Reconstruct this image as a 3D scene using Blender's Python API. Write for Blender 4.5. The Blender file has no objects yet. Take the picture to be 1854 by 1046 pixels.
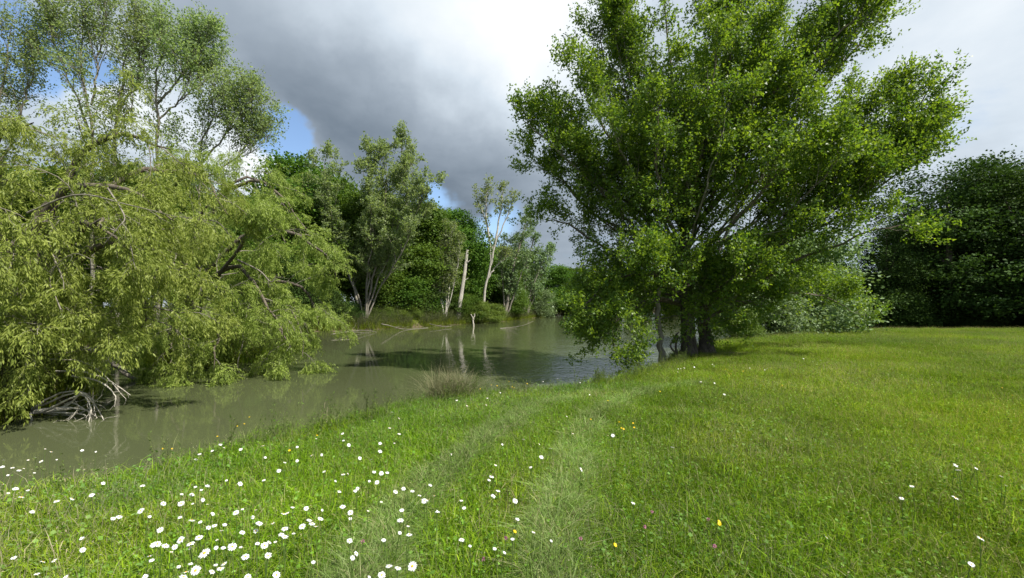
import bpy, math
import numpy as np
from mathutils import Vector

# ------------------------------------------------------------------ camera, sky, sun, exposure
S = bpy.context.scene
C = S.collection
CAM_Z, F, U0, V0 = 1.55, 800.0, 927.0, 555.0        # eye height, focal length in photo pixels, principal point / horizon row

cam = bpy.data.cameras.new('camera')
cam.sensor_width = 36.0
cam.lens = 36.0 * F / 1854.0
cam.shift_y = (V0 - 523.0) / 1854.0
cam.clip_start, cam.clip_end = 0.05, 2000.0
camo = bpy.data.objects.new('camera', cam)
C.objects.link(camo)
camo.location = (0, 0, CAM_Z)
camo.rotation_euler = (math.radians(90), 0, 0)
S.camera = camo

SUN_EL = math.radians(50)
SUN_AZ = math.radians(118)          # clockwise from +Y: right and a little behind the viewer
SUN = np.array([math.sin(SUN_AZ) * math.cos(SUN_EL), math.cos(SUN_AZ) * math.cos(SUN_EL), math.sin(SUN_EL)])

sun = bpy.data.lights.new('sun', 'SUN')
sun.energy = 5.0
sun.angle = math.radians(0.53)
sun.color = (1.0, 0.955, 0.87)
suno = bpy.data.objects.new('sun', sun)
C.objects.link(suno)
suno.location = (40, -20, 60)
suno.rotation_euler = Vector((-SUN[0], -SUN[1], -SUN[2])).to_track_quat('-Z', 'Y').to_euler()

S.view_settings.view_transform = 'Standard'
S.view_settings.look = 'None'
S.view_settings.exposure = 0.85
S.view_settings.gamma = 1.0
S.view_settings.use_curve_mapping = False
S.cycles.use_denoising = True
S.cycles.max_bounces = 6
S.cycles.diffuse_bounces = 3
S.cycles.glossy_bounces = 3
S.cycles.transmission_bounces = 3
S.cycles.transparent_max_bounces = 4
S.cycles.sample_clamp_indirect = 4.0


class NT:
    """small helper to wire node trees"""
    def __init__(self, tree):
        self.t = tree
        tree.nodes.clear()

    def n(self, typ, **kw):
        nd = self.t.nodes.new(typ)
        for k, v in kw.items():
            setattr(nd, k, v)
        return nd

    def l(self, a, b):
        self.t.links.new(a, b)

    def val(self, sock, x):
        if hasattr(x, 'is_linked') or hasattr(x, 'links'):
            self.l(x, sock)
        else:
            sock.default_value = x

    def math(self, op, a, b=None, c=None, clamp=False):
        m = self.n('ShaderNodeMath', operation=op, use_clamp=clamp)
        self.val(m.inputs[0], a)
        if b is not None:
            self.val(m.inputs[1], b)
        if c is not None:
            self.val(m.inputs[2], c)
        return m.outputs[0]

    def vmath(self, op, a, b=None):
        m = self.n('ShaderNodeVectorMath', operation=op)
        self.val(m.inputs[0], a)
        if b is not None:
            self.val(m.inputs[1], b)
        return m

    def noise(self, vec, scale, detail=4, rough=0.5, dist=0.0):
        m = self.n('ShaderNodeTexNoise')
        if vec is not None:
            self.l(vec, m.inputs['Vector'])
        m.inputs['Scale'].default_value = scale
        m.inputs['Detail'].default_value = detail
        m.inputs['Roughness'].default_value = rough
        m.inputs['Distortion'].default_value = dist
        return m

    def mix(self, fac, a, b, blend='MIX'):
        m = self.n('ShaderNodeMix', data_type='RGBA', blend_type=blend)
        self.val(m.inputs[0], fac)
        self.val(m.inputs[6], a)
        self.val(m.inputs[7], b)
        return m.outputs[2]

    def smooth(self, x, lo, hi):
        m = self.n('ShaderNodeMapRange', interpolation_type='SMOOTHSTEP')
        self.val(m.inputs['Value'], x)
        m.inputs['From Min'].default_value = lo
        m.inputs['From Max'].default_value = hi
        return m.outputs['Result']


def rgba(c):
    return (c[0], c[1], c[2], 1.0)


def sky_dir(u, v):
    d = np.array([(u - U0) / F, 1.0, (V0 - v) / F])
    return d / np.linalg.norm(d)


def build_world():
    w = bpy.data.worlds.new('World')
    S.world = w
    w.use_nodes = True
    N = NT(w.node_tree)
    out = N.n('ShaderNodeOutputWorld')
    bg = N.n('ShaderNodeBackground')
    STR = 0.11
    bg.inputs['Strength'].default_value = STR
    sky = N.n('ShaderNodeTexSky', sky_type='NISHITA')
    sky.sun_disc = False
    sky.sun_elevation = SUN_EL
    sky.sun_rotation = SUN_AZ
    sky.altitude = 50
    sky.air_density = 1.0
    sky.dust_density = 0.3
    sky.ozone_density = 2.5
    tc = N.n('ShaderNodeTexCoord')
    d0 = N.vmath('NORMALIZE', tc.outputs['Generated']).outputs[0]
    # cloud sheet coordinates: the view direction met with a level layer far above
    sp = N.n('ShaderNodeSeparateXYZ')
    N.l(d0, sp.inputs[0])
    zz = N.math('MAXIMUM', sp.outputs['Z'], 0.0)
    zz = N.math('ADD', zz, 0.18)
    cx = N.math('DIVIDE', sp.outputs['X'], zz)
    cy = N.math('DIVIDE', sp.outputs['Y'], zz)
    cb = N.n('ShaderNodeCombineXYZ')
    N.l(cx, cb.inputs[0])
    N.l(cy, cb.inputs[1])
    plane = cb.outputs[0]
    # warp the direction a little so that the banks have soft ragged outlines
    wn = N.noise(d0, 5.0, 5, 0.55)
    wv = N.vmath('SUBTRACT', wn.outputs['Color'], (0.5, 0.5, 0.5)).outputs[0]
    ws = N.n('ShaderNodeVectorMath', operation='SCALE')
    N.l(wv, ws.inputs[0])
    ws.inputs['Scale'].default_value = 0.20
    d = N.vmath('NORMALIZE', N.vmath('ADD', d0, ws.outputs[0]).outputs[0]).outputs[0]

    def lobe(u, v, px, amp):
        dv = sky_dir(u, v)
        dot = N.vmath('DOT_PRODUCT', d, tuple(dv)).outputs['Value']
        s2 = (px / F) ** 2 * (dv[1] ** 2)
        e = N.math('MULTIPLY', N.math('SUBTRACT', dot, 1.0), 1.0 / s2)
        return N.math('MULTIPLY', N.math('EXPONENT', e), amp)

    def total(items):
        s = None
        for it in items:
            x = lobe(*it)
            s = x if s is None else N.math('ADD', s, x)
        return s

    n1 = N.noise(plane, 1.1, 6, 0.55, 0.3).outputs['Fac']
    n2 = N.noise(plane, 3.2, 5, 0.6, 0.2).outputs['Fac']
    # brightness of the cloud deck
    br = N.math('MULTIPLY_ADD', N.math('SUBTRACT', n1, 0.5), 0.40, 0.50)
    br = N.math('MULTIPLY_ADD', N.math('SUBTRACT', n2, 0.5), 0.22, br)
    br = N.math('ADD', br, total([(880, 50, 200, 0.44), (1010, 150, 110, 0.18), (1780, 60, 220, 0.25), (620, 40, 120, 0.10), (1650, 150, 150, 0.12),
                                  (440, 295, 55, 0.5), (250, 160, 95, 0.55), (500, 320, 40, 0.4),
                                  (440, 100, 150, -0.19), (740, 290, 130, -0.36), (560, 210, 90, -0.10), (940, 330, 110, -0.28), (1750, 270, 90, -0.06)]))
    br = N.math('MAXIMUM', br, 0.13)
    br = N.math('MINIMUM', br, 0.97)
    # cover: nearly closed, with torn blue gaps
    cov = N.math('MULTIPLY_ADD', N.math('SUBTRACT', n1, 0.5), 1.1, 0.46)
    cov = N.math('MULTIPLY_ADD', N.math('SUBTRACT', n2, 0.5), 0.5, cov)
    cov = N.math('ADD', cov, total([(900, 60, 300, 0.5), (480, 100, 190, 0.5), (760, 260, 150, 0.4), (1800, 80, 250, 0.45), (440, 290, 40, 0.35), (230, 170, 70, 0.35),
                                    (498, 268, 40, -1.8), (60, 85, 46, -1.5), (185, 100, 30, -0.9), (792, 355, 26, -1.3), (910, 400, 40, -0.9), (1770, 240, 60, -0.42)]))
    mask = N.smooth(cov, 0.02, 0.62)
    ramp = N.n('ShaderNodeValToRGB')
    N.l(br, ramp.inputs[0])
    el = ramp.color_ramp.elements
    el[0].position, el[0].color = 0.10, (0.115, 0.155, 0.205, 1)
    el[1].position, el[1].color = 0.97, (0.90, 0.94, 0.97, 1)
    e = el.new(0.45)
    e.color = (0.34, 0.40, 0.47, 1)
    e = el.new(0.72)
    e.color = (0.62, 0.70, 0.78, 1)
    cl = N.n('ShaderNodeVectorMath', operation='SCALE')
    N.l(ramp.outputs[0], cl.inputs[0])
    cl.inputs['Scale'].default_value = 0.63 / STR
    skb = N.n('ShaderNodeVectorMath', operation='MULTIPLY')
    N.l(sky.outputs[0], skb.inputs[0])
    skb.inputs[1].default_value = (1.0, 1.0, 1.0)
    col = N.mix(mask, skb.outputs[0], cl.outputs[0])
    N.l(col, bg.inputs['Color'])
    N.l(bg.outputs[0], out.inputs['Surface'])


build_world()

# ------------------------------------------------------------------ helpers
R0 = np.random.default_rng(11)


def at(u, v, y):
    """world point seen at photo pixel (u, v), y metres ahead"""
    return np.array([(u - U0) / F * y, y, CAM_Z + (V0 - v) / F * y])


def on_plane(u, v, z):
    y = (CAM_Z - z) * F / (v - V0)
    return np.array([(u - U0) / F * y, y, z])


def nrm(a):
    return a / np.maximum(np.linalg.norm(a, axis=-1, keepdims=True), 1e-9)


def new_mesh(name, verts, faces, mat=None, attrs=None, smooth=False, mat_index=None):
    """faces: list of integer arrays (n,3) and/or (n,4)"""
    if not isinstance(faces, (list, tuple)):
        faces = [faces]
    faces = [np.asarray(f, dtype=np.int32) for f in faces if len(f)]
    me = bpy.data.meshes.new(name)
    verts = np.ascontiguousarray(verts, dtype=np.float32)
    me.vertices.add(len(verts))
    me.vertices.foreach_set('co', verts.ravel())
    loops = np.concatenate([f.ravel() for f in faces]) if faces else np.zeros(0, np.int32)
    tot = np.concatenate([np.full(len(f), f.shape[1], np.int32) for f in faces]) if faces else np.zeros(0, np.int32)
    start = np.concatenate([[0], np.cumsum(tot)[:-1]]).astype(np.int32) if len(tot) else tot
    me.loops.add(len(loops))
    me.loops.foreach_set('vertex_index', loops)
    me.polygons.add(len(tot))
    me.polygons.foreach_set('loop_start', start)
    me.polygons.foreach_set('loop_total', tot)
    if smooth:
        me.polygons.foreach_set('use_smooth', np.ones(len(tot), bool))
    if mat is not None:
        for m in (mat if isinstance(mat, (list, tuple)) else [mat]):
            me.materials.append(m)
    if mat_index is not None:
        me.polygons.foreach_set('material_index', np.asarray(mat_index, np.int32))
    for nm, (dom, arr) in (attrs or {}).items():
        arr = np.asarray(arr, np.float32)
        typ = 'FLOAT' if arr.ndim == 1 else ('FLOAT_VECTOR' if arr.shape[1] == 3 else 'FLOAT_COLOR')
        a = me.attributes.new(nm, typ, dom)
        a.data.foreach_set({'FLOAT': 'value', 'FLOAT_VECTOR': 'vector', 'FLOAT_COLOR': 'color'}[typ], arr.ravel())
    me.update(calc_edges=True)
    return me


def link(name, me, parent=None):
    o = bpy.data.objects.new(name, me)
    C.objects.link(o)
    o.parent = parent
    if name in ('crown', 'branches', 'ivy'):
        o['kind'] = 'stuff'
    return o


def tag(o, label=None, cat=None, group=None, kind=None):
    for k, v in (('label', label), ('category', cat), ('group', group), ('kind', kind)):
        if v:
            o[k] = v
    return o


def thing(name, loc, label, cat, group=None, rz=0.0, sc=None):
    o = bpy.data.objects.new(name, None)
    C.objects.link(o)
    o.empty_display_size = 0.2
    o.location = loc
    o.rotation_euler = (0, 0, rz)
    if sc:
        o.scale = sc
    return tag(o, label, cat, group)


def dup(root, loc, rz, sc, label, group=None):
    r = root.copy()
    C.objects.link(r)
    r.location, r.rotation_euler, r.scale = loc, (0, 0, rz), sc
    tag(r, label, None, group)
    for ch in list(root.children):
        c = ch.copy()
        C.objects.link(c)
        c.parent = r
    return r


def join(parts):
    """[(verts, faces)] with one face width -> one"""
    vs, fs, n = [], [], 0
    for v, f in parts:
        vs.append(v)
        fs.append(f + n)
        n += len(v)
    return np.concatenate(vs), np.concatenate(fs)


def resample(pts, K):
    """Catmull-Rom through pts, K samples"""
    P = np.asarray(pts, float)
    n = len(P)
    if n == 2:
        t = np.linspace(0, 1, K)[:, None]
        return P[0] * (1 - t) + P[1] * t
    Q = np.vstack([2 * P[0] - P[1], P, 2 * P[-1] - P[-2]])
    s = np.linspace(0, n - 1 - 1e-6, K)
    i = s.astype(int)
    t = (s - i)[:, None]
    p0, p1, p2, p3 = Q[i], Q[i + 1], Q[i + 2], Q[i + 3]
    return 0.5 * (2 * p1 + (p2 - p0) * t + (2 * p0 - 5 * p1 + 4 * p2 - p3) * t ** 2 + (3 * p1 - p0 - 3 * p2 + p3) * t ** 3)


def tubes(P, R, sides):
    """P (N,K,3), R (N,K) -> verts, quads"""
    N, K, _ = P.shape
    T = np.empty_like(P)
    T[:, 1:-1] = P[:, 2:] - P[:, :-2]
    T[:, 0] = P[:, 1] - P[:, 0]
    T[:, -1] = P[:, -1] - P[:, -2]
    T = nrm(T)
    m = nrm(P[:, -1] - P[:, 0])
    ref = np.where(np.abs(m[:, 2:3]) > 0.8, np.array([[1.0, 0.1, 0]]), np.array([[0, 0, 1.0]]))[:, None, :]
    A = nrm(np.cross(T, np.broadcast_to(ref, T.shape)))
    B = np.cross(T, A)
    ang = np.arange(sides) * 2 * math.pi / sides
    V = P[:, :, None, :] + R[:, :, None, None] * (A[:, :, None, :] * np.cos(ang)[None, None, :, None] + B[:, :, None, :] * np.sin(ang)[None, None, :, None])
    base = (np.arange(N) * K * sides)[:, None, None]
    k = (np.arange(K - 1) * sides)[None, :, None]
    j = np.arange(sides)[None, None, :]
    j2 = (j + 1) % sides
    f = np.stack([base + k + j, base + k + j2, base + k + sides + j2, base + k + sides + j], -1).reshape(-1, 4)
    return V.reshape(-1, 3), f


def spawn(P, R, n, t0, t1, ang, ln, K, rng, up=0.2, wig=0.15, bend=(0, 0, 0.1), taper=0.5, thick=0.011, side=None):
    """children along each parent polyline"""
    N, Kp, _ = P.shape
    t = t0 + (t1 - t0) * (np.arange(n)[None] + rng.random((N, n))) / n
    s = np.clip(t, 0, 0.999) * (Kp - 1)
    i = s.astype(int)
    f = (s - i)[..., None]
    ar = np.arange(N)[:, None]
    pos = P[ar, i] * (1 - f) + P[ar, i + 1] * f
    T = nrm(P[ar, i + 1] - P[ar, i])
    rad = R[ar, i] * (1 - f[..., 0]) + R[ar, i + 1] * f[..., 0]
    v = rng.normal(size=T.shape)
    if side is not None:
        v[..., 2] *= side
    perp = nrm(v - (v * T).sum(-1, keepdims=True) * T)
    a = (ang * (0.65 + 0.7 * rng.random(t.shape)))[..., None]
    D = np.cos(a) * T + np.sin(a) * perp
    D[..., 2] += up
    D = nrm(D).reshape(-1, 3)
    L = (ln * (1 - taper * t) * (0.65 + 0.7 * rng.random(t.shape))).reshape(-1)
    M = N * n
    out = np.empty((M, K, 3))
    out[:, 0] = pos.reshape(-1, 3)
    bend = np.asarray(bend, float)
    for k in range(1, K):
        D = nrm(D + bend[None] + wig * rng.normal(size=D.shape))
        out[:, k] = out[:, k - 1] + D * (L / (K - 1))[:, None]
    r0 = np.minimum(rad.reshape(-1) * 0.7, np.maximum(L * thick, 0.004))
    rr = r0[:, None] * np.linspace(1, 0.3, K)[None]
    return out, rr


def leaf_tris(pos, D, Nn, ln, wd):
    """deltoid leaves, one triangle each"""
    D = nrm(D)
    s = nrm(np.cross(D, Nn))
    ln = np.asarray(ln)[:, None]
    wd = np.asarray(wd)[:, None]
    V = np.stack([pos + s * wd * 0.5, pos + D * ln, pos - s * wd * 0.5], 1)
    return V.reshape(-1, 3), np.arange(len(pos) * 3).reshape(-1, 3)


def leaf_quads(pos, D, Nn, ln, wd, fold=0.12):
    """kite leaves: pos base, D axis, Nn normal-ish"""
    D = nrm(D)
    s = nrm(np.cross(D, Nn))
    n = np.cross(s, D)
    ln = np.asarray(ln)[:, None]
    wd = np.asarray(wd)[:, None]
    m = pos + D * ln * 0.42 + n * wd * fold
    V = np.stack([pos, m + s * wd * 0.5, pos + D * ln, m - s * wd * 0.5], 1)
    f = np.arange(len(pos) * 4).reshape(-1, 4)
    return V.reshape(-1, 3), f


def leaves_on(P, n, size, aspect, rng, hang=0.3, spread=0.8, off=0.03, t0=0.15, upn=0.8, jit=0.35, tri=False):
    N, K, _ = P.shape
    t = t0 + (1 - t0) * rng.random((N, n))
    s = t * (K - 1) * 0.9999
    i = s.astype(int)
    f = (s - i)[..., None]
    ar = np.arange(N)[:, None]
    pos = P[ar, i] * (1 - f) + P[ar, i + 1] * f
    T = nrm(P[ar, i + 1] - P[ar, i])
    D = T + spread * rng.normal(size=T.shape)
    D[..., 2] -= hang
    D = nrm(D)
    pos = pos + rng.normal(size=pos.shape) * off
    nn = rng.normal(size=pos.shape)
    nn[..., 2] += upn
    ln = size * (1 - jit + 2 * jit * rng.random(t.shape))
    V, F_ = (leaf_tris if tri else leaf_quads)(pos.reshape(-1, 3), D.reshape(-1, 3), nn.reshape(-1, 3), ln.ravel(), ln.ravel() * aspect)
    # one tint for each twig plus one for each leaf
    tint = np.clip(0.5 + 0.22 * rng.normal(size=(N, 1)) + 0.2 * rng.normal(size=(N, n)), 0, 1)
    return V, F_, tint.ravel()


# ------------------------------------------------------------------ materials
def leaf_mat(name, ca, cb, trans=0.35, rough=0.42, spec=0.45, tcol=(1.25, 1.3, 0.6)):
    m = bpy.data.materials.new(name)
    m.use_nodes = True
    N = NT(m.node_tree)
    out = N.n('ShaderNodeOutputMaterial')
    at_ = N.n('ShaderNodeAttribute', attribute_name='tint')
    col = N.mix(at_.outputs['Fac'], rgba(ca), rgba(cb))
    oi = N.n('ShaderNodeObjectInfo')
    hs = N.n('ShaderNodeHueSaturation')
    N.l(col, hs.inputs['Color'])
    N.l(N.math('MULTIPLY_ADD', oi.outputs['Random'], 0.03, 0.485), hs.inputs['Hue'])
    N.l(N.math('MULTIPLY_ADD', oi.outputs['Random'], 0.25, 0.90), hs.inputs['Value'])
    col = hs.outputs[0]
    b = N.n('ShaderNodeBsdfPrincipled')
    N.l(col, b.inputs['Base Color'])
    b.inputs['Roughness'].default_value = rough
    b.inputs['Specular IOR Level'].default_value = spec
    tr = N.n('ShaderNodeBsdfTranslucent')
    tv = N.vmath('MULTIPLY', col, tcol)
    N.l(tv.outputs[0], tr.inputs['Color'])
    mx = N.n('ShaderNodeMixShader')
    mx.inputs[0].default_value = trans
    N.l(b.outputs[0], mx.inputs[1])
    N.l(tr.outputs[0], mx.inputs[2])
    N.l(mx.outputs[0], out.inputs['Surface'])
    return m


def bark_mat(name, ca, cb, scale=14.0, zs=0.25, bump=0.6, dist=0.02):
    m = bpy.data.materials.new(name)
    m.use_nodes = True
    N = NT(m.node_tree)
    out = N.n('ShaderNodeOutputMaterial')
    tc = N.n('ShaderNodeTexCoord')
    mp = N.n('ShaderNodeMapping')
    mp.inputs['Scale'].default_value = (1, 1, zs)
    N.l(tc.outputs['Object'], mp.inputs[0])
    n1 = N.noise(mp.outputs[0], scale, 6, 0.65, 0.4).outputs['Fac']
    n2 = N.noise(tc.outputs['Object'], 1.6, 4, 0.6).outputs['Fac']
    fac = N.math('ADD', N.math('MULTIPLY', N.math('SUBTRACT', n1, 0.5), 2.6), n2)
    fac = N.math('MINIMUM', N.math('MAXIMUM', fac, 0.0), 1.0)
    col = N.mix(fac, rgba(ca), rgba(cb))
    b = N.n('ShaderNodeBsdfPrincipled')
    N.l(col, b.inputs['Base Color'])
    b.inputs['Roughness'].default_value = 0.9
    b.inputs['Specular IOR Level'].default_value = 0.2
    bp = N.n('ShaderNodeBump')
    bp.inputs['Strength'].default_value = bump
    bp.inputs['Distance'].default_value = dist
    N.l(n1, bp.inputs['Height'])
    N.l(bp.outputs[0], b.inputs['Normal'])
    N.l(b.outputs[0], out.inputs['Surface'])
    return m


def plain_mat(name, c, rough=0.7, trans=0.0, var=0.0, spec=0.3):
    m = bpy.data.materials.new(name)
    m.use_nodes = True
    N = NT(m.node_tree)
    out = N.n('ShaderNodeOutputMaterial')
    b = N.n('ShaderNodeBsdfPrincipled')
    tc = N.n('ShaderNodeTexCoord')
    n = N.noise(tc.outputs['Object'], 60.0, 3, 0.6).outputs['Fac']
    col = N.mix(n, rgba([x * (1 - var) for x in c]), rgba([min(1, x * (1 + var)) for x in c]))
    N.l(col, b.inputs['Base Color'])
    b.inputs['Roughness'].default_value = rough
    b.inputs['Specular IOR Level'].default_value = spec
    sh = b.outputs[0]
    if trans:
        tr = N.n('ShaderNodeBsdfTranslucent')
        N.l(col, tr.inputs['Color'])
        mx = N.n('ShaderNodeMixShader')
        mx.inputs[0].default_value = trans
        N.l(sh, mx.inputs[1])
        N.l(tr.outputs[0], mx.inputs[2])
        sh = mx.outputs[0]
    N.l(sh, out.inputs['Surface'])
    return m


M = {
    'poplar': leaf_mat('poplar_leaf', (0.060, 0.120, 0.022), (0.195, 0.265, 0.034), 0.50, 0.45, 0.35, (1.5, 1.45, 0.5)),
    'silver': leaf_mat('silver_poplar_leaf', (0.150, 0.210, 0.085), (0.290, 0.350, 0.175), 0.55, 0.55, 0.22),
    'willow': leaf_mat('willow_leaf', (0.140, 0.205, 0.034), (0.325, 0.405, 0.088), 0.44, 0.5, 0.25, (1.1, 1.2, 0.6)),
    'greywillow': leaf_mat('grey_willow_leaf', (0.100, 0.155, 0.055), (0.215, 0.285, 0.140), 0.28, 0.55, 0.22),
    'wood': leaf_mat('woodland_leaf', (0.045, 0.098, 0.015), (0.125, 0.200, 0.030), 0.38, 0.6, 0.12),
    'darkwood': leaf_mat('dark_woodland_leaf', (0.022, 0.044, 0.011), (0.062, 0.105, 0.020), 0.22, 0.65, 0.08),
    'shrub': leaf_mat('shrub_leaf', (0.070, 0.120, 0.016), (0.150, 0.200, 0.030), 0.30, 0.5, 0.3),
    'bark_dark': bark_mat('dark_furrowed_bark', (0.030, 0.024, 0.019), (0.165, 0.140, 0.115), 16, 0.22, 0.9, 0.04),
    'bark_grey': bark_mat('grey_bark', (0.10, 0.088, 0.070), (0.27, 0.245, 0.20), 14, 0.3),
    'bark_pale': bark_mat('pale_bark', (0.22, 0.20, 0.165), (0.52, 0.49, 0.43), 10, 0.5),
    'bark_mid': bark_mat('brown_bark', (0.06, 0.048, 0.036), (0.17, 0.145, 0.11), 14, 0.3),
    'dead': bark_mat('bleached_dead_wood', (0.26, 0.23, 0.18), (0.58, 0.54, 0.46), 20, 0.5, 0.5, 0.01),
    'stalk': plain_mat('dry_stalk', (0.36, 0.31, 0.19), 0.8, 0.15, 0.3),
    'petal': plain_mat('daisy_petal', (0.82, 0.83, 0.82), 0.6, 0.25, 0.03),
    'disc': plain_mat('daisy_disc', (0.75, 0.36, 0.02), 0.8, 0, 0.25),
    'stem': plain_mat('flower_stem', (0.09, 0.15, 0.03), 0.6, 0.2, 0.2),
    'yellow': plain_mat('yellow_petal', (0.80, 0.52, 0.01), 0.5, 0.25, 0.08),
    'pink': plain_mat('clover_pink', (0.50, 0.18, 0.32), 0.7, 0.2, 0.3),
}

# ------------------------------------------------------------------ ground and water
WATER_Z = -0.75
near_edge = [(-16, -6), (-9.5, -0.2), (-5.0, 3.95), (-4.0, 4.45), (-3.7, 5.05), (-3.3, 5.75), (-2.8, 6.55), (-2.05, 7.9), (-0.95, 8.95), (0.65, 9.25), (2.4, 10.85),
             (4.1, 12.8), (5.1, 15.0), (7.0, 17.9), (11.0, 22.9), (15.0, 27.6), (20, 32.5), (29, 46), (40, 70), (55, 150)]
far_edge = [(19, 146), (10, 115), (4.0, 90), (-0.5, 72), (-5.0, 61), (-8.4, 54), (-11, 50), (-13.2, 46), (-16.3, 42.5), (-19.5, 39.5), (-19.0, 35.5), (-16.5, 31), (-12.8, 25), (-11.2, 18.8), (-11.5, 16.3), (-13.2, 16.6), (-15.6, 21), (-19.5, 26.5), (-24.5, 27.5), (-24.5, 22.5), (-18, 16.5), (-14.5, 13.5), (-11.0, 11.3), (-10.2, 9.4),
            (-10.3, 8.2), (-11.5, 6.6), (-17, 2.0), (-24, -6)]
POND = np.array(near_edge + far_edge, float)


def inside(x, y, poly):
    c = np.zeros(x.shape, bool)
    n = len(poly)
    for i in range(n):
        x0, y0 = poly[i - 1]
        x1, y1 = poly[i]
        hit = ((y0 > y) != (y1 > y)) & (x < (x1 - x0) * (y - y0) / (y1 - y0 + 1e-12) + x0)
        c ^= hit
    return c


def dist_poly(x, y, pts, closed=True):
    d = np.full(x.shape, 1e9)
    n = len(pts)
    for i in range(0 if closed else 1, n):
        a, b = pts[i - 1], pts[i]
        ex, ey = b[0] - a[0], b[1] - a[1]
        t = np.clip(((x - a[0]) * ex + (y - a[1]) * ey) / (ex * ex + ey * ey), 0, 1)
        d = np.minimum(d, np.hypot(x - a[0] - t * ex, y - a[1] - t * ey))
    return d


def sstep(x, a, b):
    t = np.clip((x - a) / (b - a), 0, 1)
    return t * t * (3 - 2 * t)


def wob(x, y):
    return (np.sin(x * 0.9 + 1.3 * np.sin(y * 0.5)) * np.cos(y * 0.75 + 0.8 * np.sin(x * 0.6)) * 0.035
            + np.sin(x * 2.3 + y * 1.7) * 0.012 + np.sin(x * 0.21 + 2) * np.cos(y * 0.17) * 0.05)


def ground_z(x, y):
    x = np.asarray(x, float)
    y = np.asarray(y, float)
    sh = x.shape
    x, y = x.ravel(), y.ravel()
    ins = inside(x, y, POND)
    d = dist_poly(x, y, POND)
    far = dist_poly(x, y, np.array(far_edge), False) < dist_poly(x, y, np.array(near_edge), False)
    out = np.where(far, WATER_Z + 0.95 * sstep(d, -0.1, 1.5) + 0.4 * sstep(d, 1.5, 9.0),
                   WATER_Z + 0.60 * sstep(d, -0.15, 0.75) + 0.15 * sstep(d, 0.6, 3.5))
    inn = WATER_Z - 0.02 - 0.9 * sstep(d, 0, 2.0)
    z = np.where(ins, inn, out + wob(x, y) * sstep(d, 0.2, 1.5))
    crest = sstep(y, 27.5, 42) * sstep(x, 12, 22)
    z = z - np.where(far, 0, 1.3 * crest)
    return z.reshape(sh)


def gz(x, y):
    return float(ground_z(np.array([x]), np.array([y]))[0])


def axis(lo, hi, fine_lo, fine_hi, step, grow=1.16):
    a = list(np.arange(fine_lo, fine_hi + 1e-6, step))
    s = step
    while a[-1] < hi:
        s *= grow
        a.append(min(hi, a[-1] + s))
    s = step
    while a[0] > lo:
        s *= grow
        a.insert(0, max(lo, a[0] - s))
    return np.array(a)


def ground_mat():
    m = bpy.data.materials.new('meadow_soil')
    m.use_nodes = True
    N = NT(m.node_tree)
    out = N.n('ShaderNodeOutputMaterial')
    g = N.n('ShaderNodeNewGeometry')
    n1 = N.noise(g.outputs['Position'], 0.35, 5, 0.6).outputs['Fac']
    n2 = N.noise(g.outputs['Position'], 22.0, 6, 0.7).outputs['Fac']
    n3 = N.noise(g.outputs['Position'], 3.0, 5, 0.6).outputs['Fac']
    green = N.mix(N.smooth(n1, 0.3, 0.7), rgba((0.090, 0.135, 0.010)), rgba((0.120, 0.165, 0.012)))
    soil = N.mix(n2, rgba((0.050, 0.042, 0.022)), rgba((0.13, 0.11, 0.06)))
    c = N.mix(N.smooth(n3, 0.42, 0.66), green, soil)
    c = N.mix(N.math('MULTIPLY', n2, 0.6), c, rgba((0.05, 0.06, 0.012)))
    sp = N.n('ShaderNodeSeparateXYZ')
    N.l(g.outputs['Position'], sp.inputs[0])
    mud = N.mix(n2, rgba((0.055, 0.042, 0.026)), rgba((0.17, 0.135, 0.085)))
    c = N.mix(N.smooth(sp.outputs['Z'], -0.50, -0.22), mud, c)
    b = N.n('ShaderNodeBsdfPrincipled')
    N.l(c, b.inputs['Base Color'])
    b.inputs['Roughness'].default_value = 0.95
    b.inputs['Specular IOR Level'].default_value = 0.1
    bp = N.n('ShaderNodeBump')
    bp.inputs['Strength'].default_value = 0.8
    bp.inputs['Distance'].default_value = 0.05
    N.l(n2, bp.inputs['Height'])
    N.l(bp.outputs[0], b.inputs['Normal'])
    N.l(b.outputs[0], out.inputs['Surface'])
    return m


def build_ground():
    xs = axis(-900, 900, -20, 24, 0.30)
    ys = axis(-60, 1200, -2, 34, 0.30)
    X, Y = np.meshgrid(xs, ys)
    Z = ground_z(X, Y)
    V = np.stack([X, Y, Z], -1).reshape(-1, 3)
    nx = len(xs)
    i, j = np.meshgrid(np.arange(nx - 1), np.arange(len(ys) - 1))
    a = (j * nx + i).ravel()
    f = np.stack([a, a + 1, a + nx + 1, a + nx], -1)
    o = link('ground', new_mesh('ground', V, f, ground_mat(), smooth=True))
    tag(o, 'grassy ground sloping to the pond and up the far bank', kind='structure')


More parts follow.
